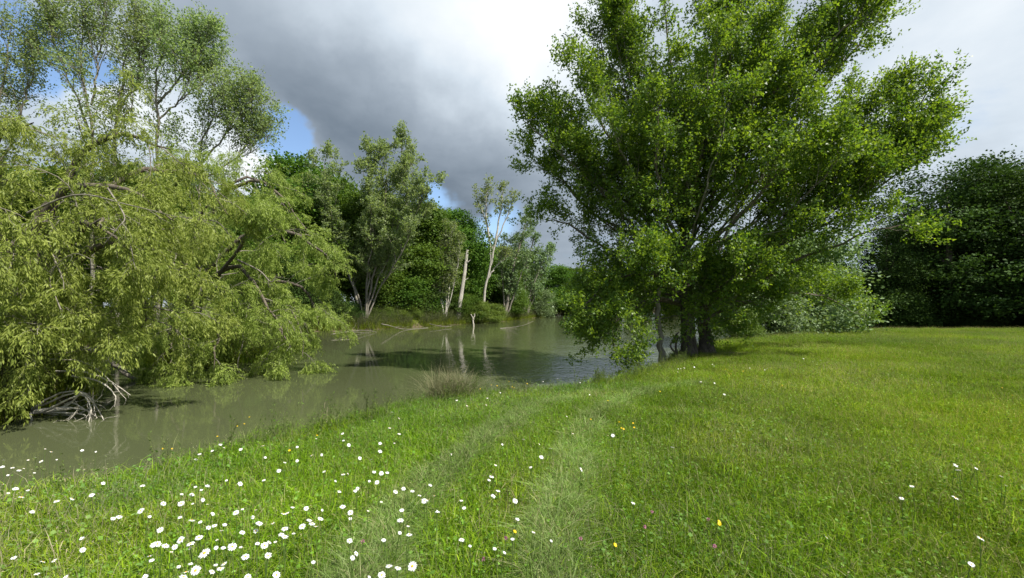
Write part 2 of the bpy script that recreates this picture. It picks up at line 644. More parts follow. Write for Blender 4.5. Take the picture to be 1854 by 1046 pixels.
def build_water():
    m = bpy.data.materials.new('murky_water')
    m.use_nodes = True
    N = NT(m.node_tree)
    out = N.n('ShaderNodeOutputMaterial')
    g = N.n('ShaderNodeNewGeometry')
    P = g.outputs['Position']
    n1 = N.noise(P, 0.10, 4, 0.5).outputs['Fac']
    col = N.mix(N.smooth(n1, 0.3, 0.7), rgba((0.063, 0.075, 0.033)), rgba((0.078, 0.089, 0.042)))
    b = N.n('ShaderNodeBsdfPrincipled')
    N.l(col, b.inputs['Base Color'])
    b.inputs['Roughness'].default_value = 0.03
    b.inputs['IOR'].default_value = 1.33
    # small wind ripples, stronger on the open water to the right
    mp = N.n('ShaderNodeMapping')
    mp.inputs['Scale'].default_value = (1.0, 0.75, 1.0)
    mp.inputs['Rotation'].default_value = (0, 0, 0.5)
    N.l(P, mp.inputs[0])
    r1 = N.noise(mp.outputs[0], 4.5, 3, 0.55, 0.3).outputs['Fac']
    r2 = N.noise(mp.outputs[0], 0.8, 3, 0.5, 0.2).outputs['Fac']
    sp = N.n('ShaderNodeSeparateXYZ')
    N.l(P, sp.inputs[0])
    nw = N.noise(P, 0.25, 3, 0.5).outputs['Fac']
    wx = N.math('ADD', sp.outputs['X'], N.math('MULTIPLY', N.math('SUBTRACT', nw, 0.5), 9.0))
    wind = N.math('MULTIPLY_ADD', N.smooth(wx, -4.5, 2.5), 1.0, 0.10)
    h = N.math('ADD', N.math('MULTIPLY', r1, 0.018), N.math('MULTIPLY', r2, 0.02))
    h = N.math('MULTIPLY', h, wind)
    bp = N.n('ShaderNodeBump')
    bp.inputs['Strength'].default_value = 1.0
    bp.inputs['Distance'].default_value = 1.0
    N.l(h, bp.inputs['Height'])
    N.l(bp.outputs[0], b.inputs['Normal'])
    N.l(b.outputs[0], out.inputs['Surface'])
    xs = np.linspace(-42, 62, 60)
    ys = np.linspace(-8, 152, 90)
    X, Y = np.meshgrid(xs, ys)
    V = np.stack([X, Y, np.full_like(X, WATER_Z)], -1).reshape(-1, 3)
    nx = len(xs)
    i, j = np.meshgrid(np.arange(nx - 1), np.arange(len(ys) - 1))
    a = (j * nx + i).ravel()
    f = np.stack([a, a + 1, a + nx + 1, a + nx], -1)
    # keep only cells that lie over the pond
    cx = X[:-1, :-1].ravel() + (xs[1] - xs[0]) / 2
    cy = Y[:-1, :-1].ravel() + (ys[1] - ys[0]) / 2
    keep = inside(cx, cy, POND) | (dist_poly(cx, cy, POND) < 2.6)
    o = link('water', new_mesh('water', V, f[keep], m))
    tag(o, 'still murky green pond water with ripples under the big tree', kind='structure')


build_ground()
build_water()


# ------------------------------------------------------------------ trees with modelled limbs
def limb_array(limbs, K=16, rng=None, wob_=0.0, cut=0):
    P = np.stack([resample([at(*p) if len(p) == 3 else np.array(p[1:]) for p in L['pts']], K + cut)[:K] for L in limbs])
    if rng is not None and wob_:
        n = rng.normal(size=P.shape) * wob_
        n[:, 0] = 0
        P = P + n
    R = np.stack([L['r'][0] * (1 - np.linspace(0, 1, K)) ** 0.8 + L['r'][1] for L in limbs])
    return P, R


def finish_tree(root, base, woods, leaves, bark, twigbark, leafmat, limbs=None, limbbark=None):
    """woods: [(P,R,sides,partname)] ; leaves: (V,F,tint)"""
    for (P, R, sides, nm, bk) in woods:
        V, f = tubes(P - base, R, sides)
        link(nm, new_mesh(nm, V, f, bk, smooth=True), root)
    if leaves is not None:
        V, f, t = leaves
        link('crown', new_mesh('crown', V - base, f, leafmat, {'tint': ('FACE', t)}), root)


def cat_leaves(ls):
    n, V, Fs, T = 0, [], [], []
    for v, f, t in ls:
        V.append(v)
        Fs.append(f + n)
        T.append(t)
        n += len(v)
    return np.concatenate(V), np.concatenate(Fs), np.concatenate(T)


def flared(pts, rads, K=24, sides=14, seed=0, flare=0.5):
    """a trunk with root flare and an uneven section"""
    rng = np.random.default_rng(seed)
    P = resample(pts, K)[None]
    r = np.interp(np.linspace(0, 1, K), np.linspace(0, 1, len(rads)), rads)
    V, f = tubes(P, r[None], sides)
    V = V.reshape(K, sides, 3)
    c = P[0][:, None, :]
    ph = rng.random(4) * 6.28
    a = np.arange(sides) * 2 * math.pi / sides
    lump = 1 + 0.09 * np.sin(3 * a + ph[0]) + 0.06 * np.sin(5 * a + ph[1])
    fl = 1 + flare * np.exp(-np.linspace(0, 1, K) * 16)[:, None] * (0.75 + 0.5 * np.sin(4 * a + ph[2]) ** 2)[None]
    V = c + (V - c) * (lump[None] * fl)[..., None] * (1 + 0.03 * rng.normal(size=(K, sides, 1)))
    return V.reshape(-1, 3), f


def main_tree():
    rng = np.random.default_rng(5)
    base = at(1247, 648, 15.0)
    base[2] = gz(base[0], base[1]) - 0.05
    root = thing('poplar_tree', base, 'large spreading poplar with furrowed dark trunk standing on the lawn edge by the water', 'tree')
    trunk = [base, at(1246, 610, 15), at(1243, 550, 15), at(1242, 480, 15), at(1240, 400, 15), at(1252, 300, 15), at(1278, 180, 15), at(1300, 50, 15), at(1308, -110, 15)]
    V, f = flared(trunk, [0.235, 0.225, 0.205, 0.175, 0.14, 0.11, 0.08, 0.05, 0.02], 40, 16, 3, 0.5)
    link('trunk', new_mesh('trunk', V - base, f, M['bark_dark'], smooth=True), root)
    # the darker second bole on the right
    b2 = at(1279, 640, 15.4)
    b2[2] = gz(b2[0], b2[1]) - 0.05
    V, f = flared([b2, at(1276, 606, 15.4), at(1270, 570, 15.3), at(1285, 520, 15.4), at(1305, 470, 15.3)], [0.25, 0.20, 0.15, 0.11, 0.08], 24, 14, 8, 0.6)
    link('second_bole', new_mesh('second_bole', V - base, f, M['bark_dark'], smooth=True), root)
    L = []

    def lm(r, *pts, bark='bark_mid'):
        L.append({'pts': pts, 'r': (r * 0.68, 0.010), 'bark': bark})
    lm(.085, (1258, 556, 14.9), (1290, 490, 14.6), (1325, 405, 14.4), (1370, 300, 14.2), (1430, 180, 14), (1480, 60, 14), (1530, -60, 14), bark='bark_pale')
    lm(.12, (1272, 560, 15.2), (1320, 490, 15), (1385, 435, 14.6), (1470, 370, 14), (1570, 300, 13.6), (1655, 208, 13.3), (1712, 100, 13))
    lm(.11, (1276, 560, 15.3), (1340, 490, 15), (1420, 440, 14.5), (1520, 390, 14), (1625, 312, 13.6), (1722, 228, 13.2))
    lm(.09, (1262, 565, 14.8), (1340, 520, 14), (1440, 475, 13.5), (1555, 430, 13), (1668, 398, 12.6))
    lm(.07, (1260, 585, 14.8), (1330, 555, 14.6), (1420, 530, 15), (1500, 540, 16), (1550, 570, 17))
    lm(.10, (1242, 480, 15), (1190, 380, 14.8), (1130, 290, 14.5), (1065, 180, 14.2), (1038, 100, 14), bark='bark_grey')
    lm(.10, (1242, 500, 15), (1160, 400, 14.8), (1060, 320, 14.5), (985, 250, 14.2), (938, 205, 14), bark='bark_grey')
    lm(.09, (1241, 490, 15), (1170, 435, 15), (1080, 390, 15.2), (1000, 310, 15.4), (925, 268, 15.5), bark='bark_grey')
    lm(.08, (1241, 510, 15), (1160, 478, 15), (1080, 440, 15), (1015, 400, 15), (978, 405, 15))
    lm(.08, (1240, 530, 15), (1180, 497, 14.6), (1120, 505, 14), (1072, 540, 13.6), (1052, 590, 13.4))
    lm(.07, (1240, 555, 15), (1180, 545, 14.4), (1125, 570, 13.8), (1112, 615, 13.4), (1118, 645, 13.2))
    lm(.05, (1240, 540, 15), (1190, 530, 15.4), (1130, 530, 15.8), (1080, 560, 16), (1062, 600, 16))
    lm(.10, (1241, 430, 15), (1200, 280, 15.2), (1152, 150, 15.4), (1118, 20, 15.5), (1105, -80, 15.5), bark='bark_grey')
    lm(.09, (1241, 390, 15), (1230, 240, 14.4), (1212, 100, 14), (1200, -70, 13.8), bark='bark_grey')
    lm(.09, (1246, 350, 15), (1330, 220, 15.5), (1380, 80, 16), (1420, -80, 16))
    lm(.10, (1241, 420, 15), (1370, 290, 14.6), (1490, 160, 14.2), (1570, 60, 14), (1615, 10, 14))
    lm(.10, (1242, 460, 15), (1275, 350, 17), (1300, 200, 18.6), (1330, 40, 19.5))
    lm(.09, (1242, 460, 15), (1205, 380, 13.5), (1190, 280, 12.6), (1195, 150, 12.2))
    lm(.09, (1243, 480, 15), (1330, 400, 13.5), (1410, 310, 12.6), (1465, 200, 12.2))
    lm(.09, (1242, 470, 15), (1180, 400, 17), (1120, 260, 18.5), (1090, 140, 19))
    lm(.09, (1243, 470, 15), (1370, 400, 17), (1480, 300, 18), (1570, 190, 18.4))
    lm(.06, (1242, 540, 15), (1210, 520, 13.9), (1190, 500, 13.2), (1150, 470, 12.8))
    lm(.06, (1243, 545, 15), (1290, 530, 14), (1330, 500, 13.2), (1380, 500, 12.8))
    lm(.06, (1241, 400, 15), (1120, 220, 15.5), (1090, 90, 15.8), (1095, 20, 16), bark='bark_grey')
    lm(.06, (1260, 300, 15), (1420, 150, 13.6), (1540, 40, 13), (1600, -50, 13))
    lm(.06, (1450, 385, 14.1), (1560, 350, 13.2), (1610, 305, 13), (1650, 275, 12.8))
    lm(.06, (1330, 400, 14.6), (1450, 300, 14.8), (1560, 240, 15), (1630, 170, 15.2))
    lm(.05, (1240, 550, 15), (1190, 540, 14), (1140, 560, 13.4), (1100, 610, 13.0))
    lm(.05, (1243, 560, 15), (1290, 550, 14.2), (1340, 545, 13.8), (1400, 560, 13.8))
    lm(.05, (1243, 550, 15), (1330, 520, 15.5), (1430, 500, 16), (1520, 520, 16.5))
    lm(.05, (1243, 540, 15), (1200, 520, 16.2), (1130, 520, 17), (1080, 550, 17.2))
    lm(.07, (1246, 380, 15), (1290, 220, 14.2), (1330, 80, 13.8), (1350, -60, 13.6))
    lm(.07, (1245, 420, 15), (1320, 300, 13.8), (1370, 170, 13.2), (1400, 40, 13))
    P, R = limb_array(L, 16, rng, 0.035, 1)
    # thinner limbs between neighbouring ones close the gaps in the crown
    ex, er = [], []
    for i in range(len(P)):
        dd = np.linalg.norm(P[:, -1] - P[i, -1], axis=-1)
        for j in np.argsort(dd)[1:4]:
            if j > i and 0.8 < dd[j] < 6.5 and min(P[i, -1, 2], P[j, -1, 2]) > 3.6:
                w = 0.35 + 0.3 * rng.random()
                q = P[i] * w + P[j] * (1 - w)
                tt = np.linspace(0, 1, 16)[:, None]
                q = q + rng.normal(size=3) * 0.5 * tt
                ex.append(q)
                er.append((R[i] * w + R[j] * (1 - w)) * 0.6)
                L.append({'bark': 'bark_mid' if rng.random() < 0.6 else 'bark_grey'})
    P, R = np.concatenate([P, np.stack(ex)]), np.concatenate([R, np.stack(er)])
    for k, l in enumerate(L):
        V, f = tubes(P[k:k + 1] - base, R[k:k + 1], 8)
        link('limb', new_mesh('limb', V, f, M[l['bark']], smooth=True), root)
    tp = resample(trunk, 16)[None]
    tr = np.interp(np.linspace(0, 1, 16), [0, 1], [0.3, 0.03])[None]
    PP, RR = np.concatenate([P, tp]), np.concatenate([R, tr])
    A, AR = spawn(P, R, 8, 0.17, 1.0, 0.62, 1.95, 8, rng, up=0.26, wig=0.12, bend=(0, 0, 0.08), taper=0.74)
    A2, AR2 = spawn(tp, tr, 34, 0.42, 1.0, 0.9, 1.9, 8, rng, up=0.3, wig=0.14, taper=0.4)
    A3, AR3 = spawn(tp, tr, 20, 0.15, 0.40, 1.25, 1.5, 8, rng, up=-0.02, wig=0.18, bend=(0, 0, -0.05), taper=0.1)
    A = np.concatenate([A, A2, A3])
    AR = np.concatenate([AR, AR2, AR3])
    B, BR = spawn(A, AR, 8, 0.12, 1.0, 0.7, 1.0, 6, rng, up=0.12, wig=0.16, taper=0.4)
    T, TR = spawn(B, BR, 5, 0.15, 1.0, 0.8, 0.42, 4, rng, up=0.0, wig=0.2, taper=0.3, thick=0.009)
    V1, f1 = tubes(A, AR, 5)
    V2, f2 = tubes(B, BR * 0.8, 3)
    V, f = join([(V1, f1), (V2, f2)])
    link('branches', new_mesh('branches', V - base, f, M['bark_grey'], smooth=True), root)
    l1 = leaves_on(T, 15, 0.070, 0.95, rng, hang=0.35, spread=0.7, off=0.065, upn=0.55, tri=True)
    l2 = leaves_on(B, 14, 0.070, 0.95, rng, hang=0.35, spread=0.8, off=0.08, upn=0.55, tri=True)
    V, f, t = cat_leaves([l1, l2])
    # random tint by twig and leaf over the whole crown
    link('crown', new_mesh('crown', V - base, f, M['poplar'], {'tint': ('FACE', t)}), root)
    print('main tree leaves', len(f))


main_tree()


def willow(name_label, basepx, limbs, seed, n1=9, n2=12, strands=7, dead=()):
    rng = np.random.default_rng(seed)
    base = at(*basepx)
    base[2] = gz(base[0], base[1]) - 0.1
    root = thing('willow_tree', base, name_label, 'tree')
    L = []
    for r, pts in limbs:
        L.append({'pts': [(0, *(base + np.array([0, 0, 0.1])))] + list(pts), 'r': (r * 0.75, 0.012)})
    P, R = limb_array(L, 16, rng, 0.05)
    for k in range(len(L)):
        V, f = tubes(P[k:k + 1] - base, R[k:k + 1], 9)
        link('limb', new_mesh('limb', V, f, M['bark_dark'] if k % 3 else M['bark_mid'], smooth=True), root)
    A, AR = spawn(P, R, n1, 0.30, 1.0, 0.95, 1.7, 9, rng, up=0.35, wig=0.18, bend=(0, 0, -0.09), taper=0.35)
    B, BR = spawn(A, AR, n2, 0.2, 1.0, 0.75, 0.62, 7, rng, up=0.15, wig=0.16, bend=(0, 0, -0.17), taper=0.3)
    T, TR = spawn(B, BR, strands, 0.25, 1.0, 0.7, 0.36, 5, rng, up=-0.05, wig=0.14, bend=(0, 0, -0.24), taper=0.2, thick=0.008)
    # strands stop above the water
    for Q in (A, B, T):
        Q[..., 2] = np.maximum(Q[..., 2], WATER_Z + 0.06)
    V, f = join([tubes(A, AR, 5), tubes(B, BR * 0.8, 3)])
    link('branches', new_mesh('branches', V - base, f, M['bark_grey'], smooth=True), root)
    l1 = leaves_on(T, 15, 0.084, 0.24, rng, hang=0.45, spread=0.5, off=0.02, upn=0.7)
    l2 = leaves_on(B, 12, 0.080, 0.27, rng, hang=0.5, spread=0.5, off=0.02, upn=0.7)
    V, f, t = cat_leaves([l1, l2])
    link('crown', new_mesh('crown', V - base, f, M['willow'], {'tint': ('FACE', t)}), root)
    for r, pts in dead:
        Pd = resample([at(*p) for p in pts], 14)[None]
        Rd = (r * np.linspace(1, 0.25, 14))[None]
        Cd, CR = spawn(Pd, Rd, 7, 0.2, 1, 0.7, 0.5, 6, rng, up=0.0, wig=0.22, bend=(0, 0, -0.05), taper=0.3)
        V, f = join([tubes(Pd, Rd, 6), tubes(Cd, CR, 4)])
        o = link('dead_branch', new_mesh('dead_branch', V - base, f, M['bark_grey'], smooth=True), root)
        o['label'] = 'bare grey branch among the willow leaves'
    print('willow leaves', len(t))


willow('big drooping willow with dark arching bough at the pond edge, at the left border', (20, 722, 10.6), [
    (.20, [(40, 560, 10.5), (55, 430, 10.3), (120, 340, 10.2), (230, 345, 10), (320, 400, 9.8)]),
    (.17, [(45, 560, 10.7), (80, 420, 10.8), (140, 290, 10.8), (220, 245, 10.6), (310, 270, 10.4)]),
    (.16, [(25, 600, 10.6), (10, 450, 10.6), (-10, 330, 10.5), (0, 250, 10.4), (60, 225, 10.2)]),
    (.13, [(60, 600, 10.3), (120, 500, 9.9), (200, 440, 9.7), (255, 520, 9.5), (262, 600, 9.5)]),
    (.12, [(50, 640, 10.2), (90, 590, 9.8), (140, 580, 9.3), (190, 620, 9.0)]),
    (.13, [(50, 560, 10.2), (90, 440, 9.4), (70, 400, 8.6), (10, 450, 8.2), (-30, 540, 8.2)]),
    (.15, [(60, 540, 11), (150, 380, 11.8), (260, 310, 12.4), (360, 320, 12.8), (410, 390, 13)]),
    (.12, [(40, 640, 10.2), (40, 600, 9.4), (60, 590, 8.8), (60, 640, 8.6)]),
    (.12, [(20, 560, 11), (-80, 400, 10.6), (-160, 330, 10.2), (-240, 380, 10)]),
    (.12, [(30, 560, 10.4), (130, 440, 9.4), (170, 400, 8.9), (230, 450, 8.7)]),
    (.10, [(60, 560, 11.2), (160, 460, 11.8), (250, 430, 12.2), (330, 470, 12.4), (350, 560, 12.4)]),
], 21, n1=9, n2=12, strands=7, dead=[
    (.020, [(50, 385, 8.3), (140, 352, 8.2), (230, 370, 8.2), (320, 392, 8.2)]),
    (.016, [(195, 340, 8.3), (225, 390, 8.2), (215, 410, 8.1), (190, 440, 8.1)]),
    (.012, [(110, 560, 8.3), (90, 500, 8.3), (130, 460, 8.2), (170, 470, 8.2)]),
])

willow('rounded yellow-green willow trailing branches into the middle of the pond', (345, 656, 17.0), [
    (.17, [(345, 520, 17), (380, 400, 17), (430, 335, 16.8), (500, 345, 16.6), (550, 420, 16.5)]),
    (.15, [(355, 530, 16.8), (440, 430, 16.6), (520, 420, 16.5), (580, 450, 16.5), (608, 500, 16.5)]),
    (.13, [(380, 570, 16.8), (470, 510, 16.4), (550, 520, 16.2), (575, 590, 16.2)]),
    (.13, [(360, 540, 16.2), (420, 480, 15.2), (480, 540, 14.6), (515, 620, 14.4)]),
    (.13, [(330, 520, 16.2), (300, 440, 15), (285, 480, 14.2), (275, 600, 13.7)]),
    (.14, [(340, 500, 17), (310, 370, 16.8), (335, 318, 16.5), (385, 318, 16.2)]),
    (.11, [(365, 570, 15.8), (400, 530, 14.6), (395, 600, 13.9), (380, 670, 13.6)]),
    (.13, [(345, 480, 17.3), (400, 350, 18), (470, 325, 18.5), (530, 390, 18.5)]),
    (.10, [(360, 560, 16.2), (430, 450, 15), (470, 400, 14.6), (520, 440, 14.6)]),
    (.10, [(340, 560, 16.4), (330, 460, 14.8), (370, 380, 14.4), (420, 390, 14.2)]),
    (.10, [(370, 600, 16.4), (440, 560, 15.4), (490, 580, 15), (530, 640, 15)]),
    (.09, [(380, 590, 16.6), (470, 545, 15.8), (530, 570, 15.4), (552, 645, 15.3)]),
    (.09, [(340, 600, 16.2), (330, 560, 14.8), (320, 590, 14.0), (310, 660, 13.6)]),
], 22, n1=9, n2=12, strands=7, dead=[
    (.03, [(360, 450, 13.9), (350, 410, 13.8), (390, 400, 13.8), (420, 430, 13.8)]),
    (.03, [(430, 470, 13.9), (470, 490, 13.8), (490, 510, 13.8), (500, 500, 13.8)]),
    (.02, [(420, 560, 14), (440, 610, 14), (430, 660, 14), (440, 690, 14.1)]),
    (.018, [(330, 590, 13.4), (335, 640, 13.3), (340, 690, 13.2)]),
])


def open_tree(name, label, base, stems, seed, leafmat, bark, leafsize=0.14, n1=9, n2=7, n3=5, l1=1.9, l2=0.85, l3=0.4, t1=0.45, nl=7, group=None, upn=0.6, cat='tree', ang=0.65, up=0.35):
    """loose tree with visible stems: stems = [(r, pts)] in world points"""
    rng = np.random.default_rng(seed)
    base = np.asarray(base, float)
    root = thing(name, base, label, cat, group)
    K = 16
    P = np.stack([resample(p, K + 2)[:K] for _, p in stems])
    nz = rng.normal(size=P.shape) * 0.06
    nz[:, 0] = 0
    P = P + nz
    R = np.stack([r * (1 - np.linspace(0, 1, K)) ** 0.8 + 0.018 for r, _ in stems])
    for k in range(len(stems)):
        V, f = tubes(P[k:k + 1] - base, R[k:k + 1], 8)
        link('trunk' if k == 0 else 'limb', new_mesh('trunk', V, f, bark, smooth=True), root)
    A, AR = spawn(P, R, n1, t1, 1.0, ang, l1, 8, rng, up=up, wig=0.13, bend=(0, 0, 0.06), taper=0.5)
    B, BR = spawn(A, AR, n2, 0.25, 1.0, 0.75, l2, 5, rng, up=0.2, wig=0.15, taper=0.4)
    V, f = join([tubes(A, AR, 5), tubes(B, np.maximum(BR * 0.9, 0.008), 3)])
    link('branches', new_mesh('branches', V - base, f, bark, smooth=True), root)
    T, TR = spawn(B, BR, n3, 0.2, 1.0, 0.8, l3, 4, rng, up=0.05, wig=0.2, taper=0.3)
    la = leaves_on(T, nl, leafsize, 0.8, rng, hang=0.3, spread=0.8, off=0.07, upn=upn)
    V, f, t = la
    link('crown', new_mesh('crown', V - base, f, leafmat, {'tint': ('FACE', t)}), root)
    return root


def stem_px(base, *pts):
    return [np.asarray(base, float)] + [at(*p) for p in pts]


def left_poplars():
    specs = [
        ('tall pale poplar half out of the frame at the upper left corner', (-30, 30), [(.20, [(-20, 400), (-10, 250), (10, 120), (30, -20)]), (.10, [(0, 300), (40, 200), (60, 120), (75, 40)]), (.10, [(-20, 330), (-60, 180), (-70, 40), (-60, -60)])]),
        ('tall pale poplar with forked grey stem above the drooping willow', (165, 29.5), [(.18, [(165, 400), (165, 230), (150, 110), (155, -60)]), (.08, [(163, 240), (120, 130), (95, 60), (100, -10)]), (.08, [(165, 190), (180, 110), (190, 30), (185, -50)])]),
        ('leafy poplar with rounded top second from the dark cloud', (215, 30), [(.18, [(210, 400), (208, 230), (225, 130), (225, 30)]), (.08, [(208, 220), (245, 150), (260, 90), (265, 50)])]),
        ('poplar beside the dark cloud with crown leaning outward', (285, 29), [(.17, [(285, 380), (282, 200), (290, 90), (293, 25)]), (.09, [(283, 190), (325, 140), (350, 90), (372, 85)]), (.07, [(283, 220), (330, 180), (365, 150), (380, 120)])]),
        ('small slanting poplar just left of the blue gap in the cloud', (360, 30), [(.14, [(360, 420), (365, 260), (395, 210), (420, 180)]), (.08, [(362, 300), (410, 240), (445, 205), (462, 200)]), (.07, [(362, 330), (420, 290), (450, 260), (460, 245)])]),
    ]
    for k, (lab, (u, y), st) in enumerate(specs):
        b = at(u, 600, y)
        b[2] = 0.1
        stems = []
        for i, (r, pts) in enumerate(st):
            r *= 0.6
            pp = [(p[0], p[1], y + (i - 1) * 0.5 * (j / 3)) for j, p in enumerate(pts)]
            stems.append((r, stem_px(b, *pp) if i == 0 else [at(*p) for p in pp]))
        rng = np.random.default_rng(300 + k)
        open_tree('poplar_tree', lab, b, stems, 400 + k, M['silver'], M['bark_grey'], leafsize=0.12, n1=24, n2=8, n3=5, l1=3.0, l2=1.4, l3=0.8, t1=0.24, nl=6, group='poplars behind the willows', ang=0.5, up=0.45)


left_poplars()


def to_land(b, margin=1.0):
    b = np.array(b, float)
    for _ in range(60):
        x, y = np.array([b[0]]), np.array([b[1]])
        if not inside(x, y, POND)[0] and dist_poly(x, y, POND)[0] > margin:
            break
        b[:2] *= 1.006
    b[2] = gz(b[0], b[1]) - 0.12
    return b


def far_open_trees():
    # big many-stemmed tree on the far bank
    b = on_plane(660, 597, WATER_Z + 0.1)
    b = to_land(b)
    Y = b[1]
    st = [(.12, stem_px(b, (640, 520, Y), (612, 430, Y), (592, 340, Y), (585, 240, Y))),
          (.10, stem_px(b, (665, 510, Y), (672, 420, Y - 1), (668, 330, Y - 1), (660, 240, Y - 1))),
          (.11, stem_px(b, (672, 520, Y), (690, 430, Y), (700, 330, Y), (702, 235, Y))),
          (.09, stem_px(b, (680, 520, Y), (715, 430, Y), (740, 350, Y), (755, 270, Y))),
          (.07, stem_px(b, (685, 530, Y), (730, 450, Y - 2), (760, 370, Y - 2), (795, 328, Y - 2))),
          (.07, stem_px(b, (645, 530, Y), (620, 460, Y + 2), (570, 380, Y + 2), (545, 310, Y + 2))),
          (.09, stem_px(b, (668, 500, Y), (680, 400, Y + 2), (725, 300, Y + 3), (728, 240, Y + 3)))]
    open_tree('poplar_tree', 'tall many-stemmed tree fanning out from one foot on the far bank', b, st, 51, M['silver'], M['bark_grey'], leafsize=0.17, n1=20, n2=8, n3=5, l1=3.3, l2=1.4, l3=0.65, t1=0.30, nl=11)
    # slender pale clump
    b = on_plane(806, 590, WATER_Z + 0.1)
    b = to_land(b, 0.8)
    Y = b[1]
    st = [(.09, stem_px(b, (798, 540, Y), (797, 470, Y), (800, 400, Y))), (.09, stem_px(b, (812, 530, Y), (816, 460, Y), (818, 395, Y))),
          (.08, stem_px(b, (808, 540, Y), (808, 470, Y), (806, 385, Y))), (.06, stem_px(b, (820, 520, Y), (830, 470, Y), (832, 420, Y)))]
    open_tree('birch_tree', 'slender clump of pale upright stems at the far waterline', b, st, 52, M['silver'], M['bark_pale'], leafsize=0.15, n1=20, n2=6, n3=4, l1=1.7, l2=0.9, l3=0.5, t1=0.30, nl=6, ang=0.5)
    # white leaning tree with a forked trunk and thin top
    b = at(872, 574, 63.0)
    b[2] = gz(b[0], b[1]) - 0.1
    Y = 63.0
    st = [(.2, stem_px(b, (878, 520, Y), (888, 478, Y), (884, 410, Y), (868, 370, Y), (852, 325, Y))), (.16, [at(888, 480, Y), at(900, 420, Y), at(908, 370, Y), at(915, 325, Y)]),
          (.12, [at(882, 505, Y), at(900, 480, Y), at(925, 460, Y)]), (.14, [at(886, 430, Y), at(880, 380, Y), at(884, 330, Y)]), (.11, [at(886, 460, Y), at(915, 400, Y), at(932, 350, Y)])]
    open_tree('poplar_tree', 'thin-topped tree with leaning white trunk forking high over the far bank', b, st, 53, M['silver'], M['bark_pale'], leafsize=0.22, n1=10, n2=5, n3=3, l1=2.3, l2=1.1, l3=0.5, t1=0.5, nl=5, up=0.5, ang=0.5)
    # grey twiggy trees on the point
    for k, (u, v, Y, tops, lab) in enumerate([
            (914, 581, 69.0, [(925, 500), (945, 430), (955, 380)], 'grey twiggy willow with dark foot leaning over the far water'),
            (944, 578, 80.0, [(950, 520), (962, 450), (975, 400)], 'pale thin-leaved willow on the far point, taller of the last pair'),
            (953, 577, 82.0, [(962, 530), (985, 480), (1000, 440)], 'low grey willow leaning right at the end of the far bank')]):
        b = at(u, v, Y)
        b = to_land(b, 0.5)
        Y = b[1]
        a = [(*p, Y) for p in tops]
        st = [(.32, stem_px(b, *a)), (.18, stem_px(b, (u - 2, v - 50, Y), (u - 6, v - 100, Y), (u - 10, v - 160, Y))), (.16, stem_px(b, (u + 14, v - 40, Y), (u + 32, v - 90, Y), (u + 50, v - 130, Y)))]
        open_tree('willow_tree', lab, b, st, 60 + k, M['greywillow'], M['bark_grey'], leafsize=0.24, n1=16, n2=7, n3=4, l1=3.0, l2=1.4, l3=0.7, t1=0.2, nl=6, up=0.4)


far_open_trees()


# ------------------------------------------------------------------ dense woodland trees: prototypes and copies
def dense_crown(seed, h, rad, low, lobes, nclump, nleaf, size, aspect=0.75, clump=0.75):
    rng = np.random.default_rng(seed)
    cs, rs = [], []
    for k in range(lobes):
        z = low + (h - low) * (0.15 + 0.72 * (k + rng.random()) / lobes)
        t = (z - low) / (h - low)
        w = rad * (0.55 + 0.6 * math.sin(math.pi * min(1, t * 0.85 + 0.18))) * 0.62
        a = k * 2.4 + rng.random()
        rr = w * (0.35 + 0.6 * rng.random())
        cs.append((rr * math.cos(a), rr * math.sin(a), z))
        rs.append(rad * (0.36 + 0.24 * rng.random()) * (1.0 - 0.35 * t))
    cs.append((0, 0, h - rad * 0.35))
    rs.append(rad * 0.36)
    cs, rs = np.array(cs), np.array(rs)
    pick = rng.choice(len(cs), nclump, p=rs ** 2 / (rs ** 2).sum())
    d = nrm(rng.normal(size=(nclump, 3)))
    q = rng.random(nclump) ** 0.35
    cen = cs[pick] + d * (rs[pick] * (0.25 + 0.78 * q))[:, None] * np.array([1, 1, 0.9])
    cen[:, 2] = np.maximum(cen[:, 2], low * 0.6)
    n = nclump * nleaf
    off = rng.normal(size=(nclump, nleaf, 3)) * clump * 0.5 * np.array([1, 1, 0.45])
    pos = (cen[:, None] + off).reshape(-1, 3)
    D = rng.normal(size=(n, 3)) + np.repeat(d, nleaf, 0) * 0.6
    D[:, 2] -= 0.25
    nn = rng.normal(size=(n, 3)) * 0.75 + np.repeat(d, nleaf, 0) * 0.5
    nn[:, 2] += 0.7
    ln = size * (0.65 + 0.7 * rng.random(n))
    V, f = leaf_quads(pos, D, nn, ln, ln * aspect)
    tint = np.clip(0.5 + 0.25 * np.repeat(rng.normal(size=nclump), nleaf) + 0.18 * rng.normal(size=n), 0, 1)
    return V, f, tint, cs, rs


def dense_proto(seed, h, rad, low, lobes, nclump, nleaf, size, clump, bark, tr=0.2):
    rng = np.random.default_rng(seed + 900)
    V, f, t, cs, rs = dense_crown(seed, h, rad, low, lobes, nclump, nleaf, size, clump=clump)
    crown = new_mesh('crown', V, f, M['wood'], {'tint': ('FACE', t)})
    K = 10
    Ps = [resample([(0, 0, -0.3), (0.1 * rng.normal(), 0.1 * rng.normal(), h * 0.4), (0, 0, h * 0.9)], K)]
    Rs = [np.linspace(tr, 0.03, K)]
    for c in cs[:-1]:
        z0 = max(low * 0.5, c[2] * 0.55)
        Ps.append(resample([(0, 0, z0), (c[0] * 0.45, c[1] * 0.45, z0 + (c[2] - z0) * 0.5), tuple(c)], K))
        Rs.append(np.linspace(tr * 0.45, 0.015, K))
    V, f = tubes(np.stack(Ps), np.stack(Rs), 7)
    return crown, new_mesh('trunk', V, f, bark, smooth=True)


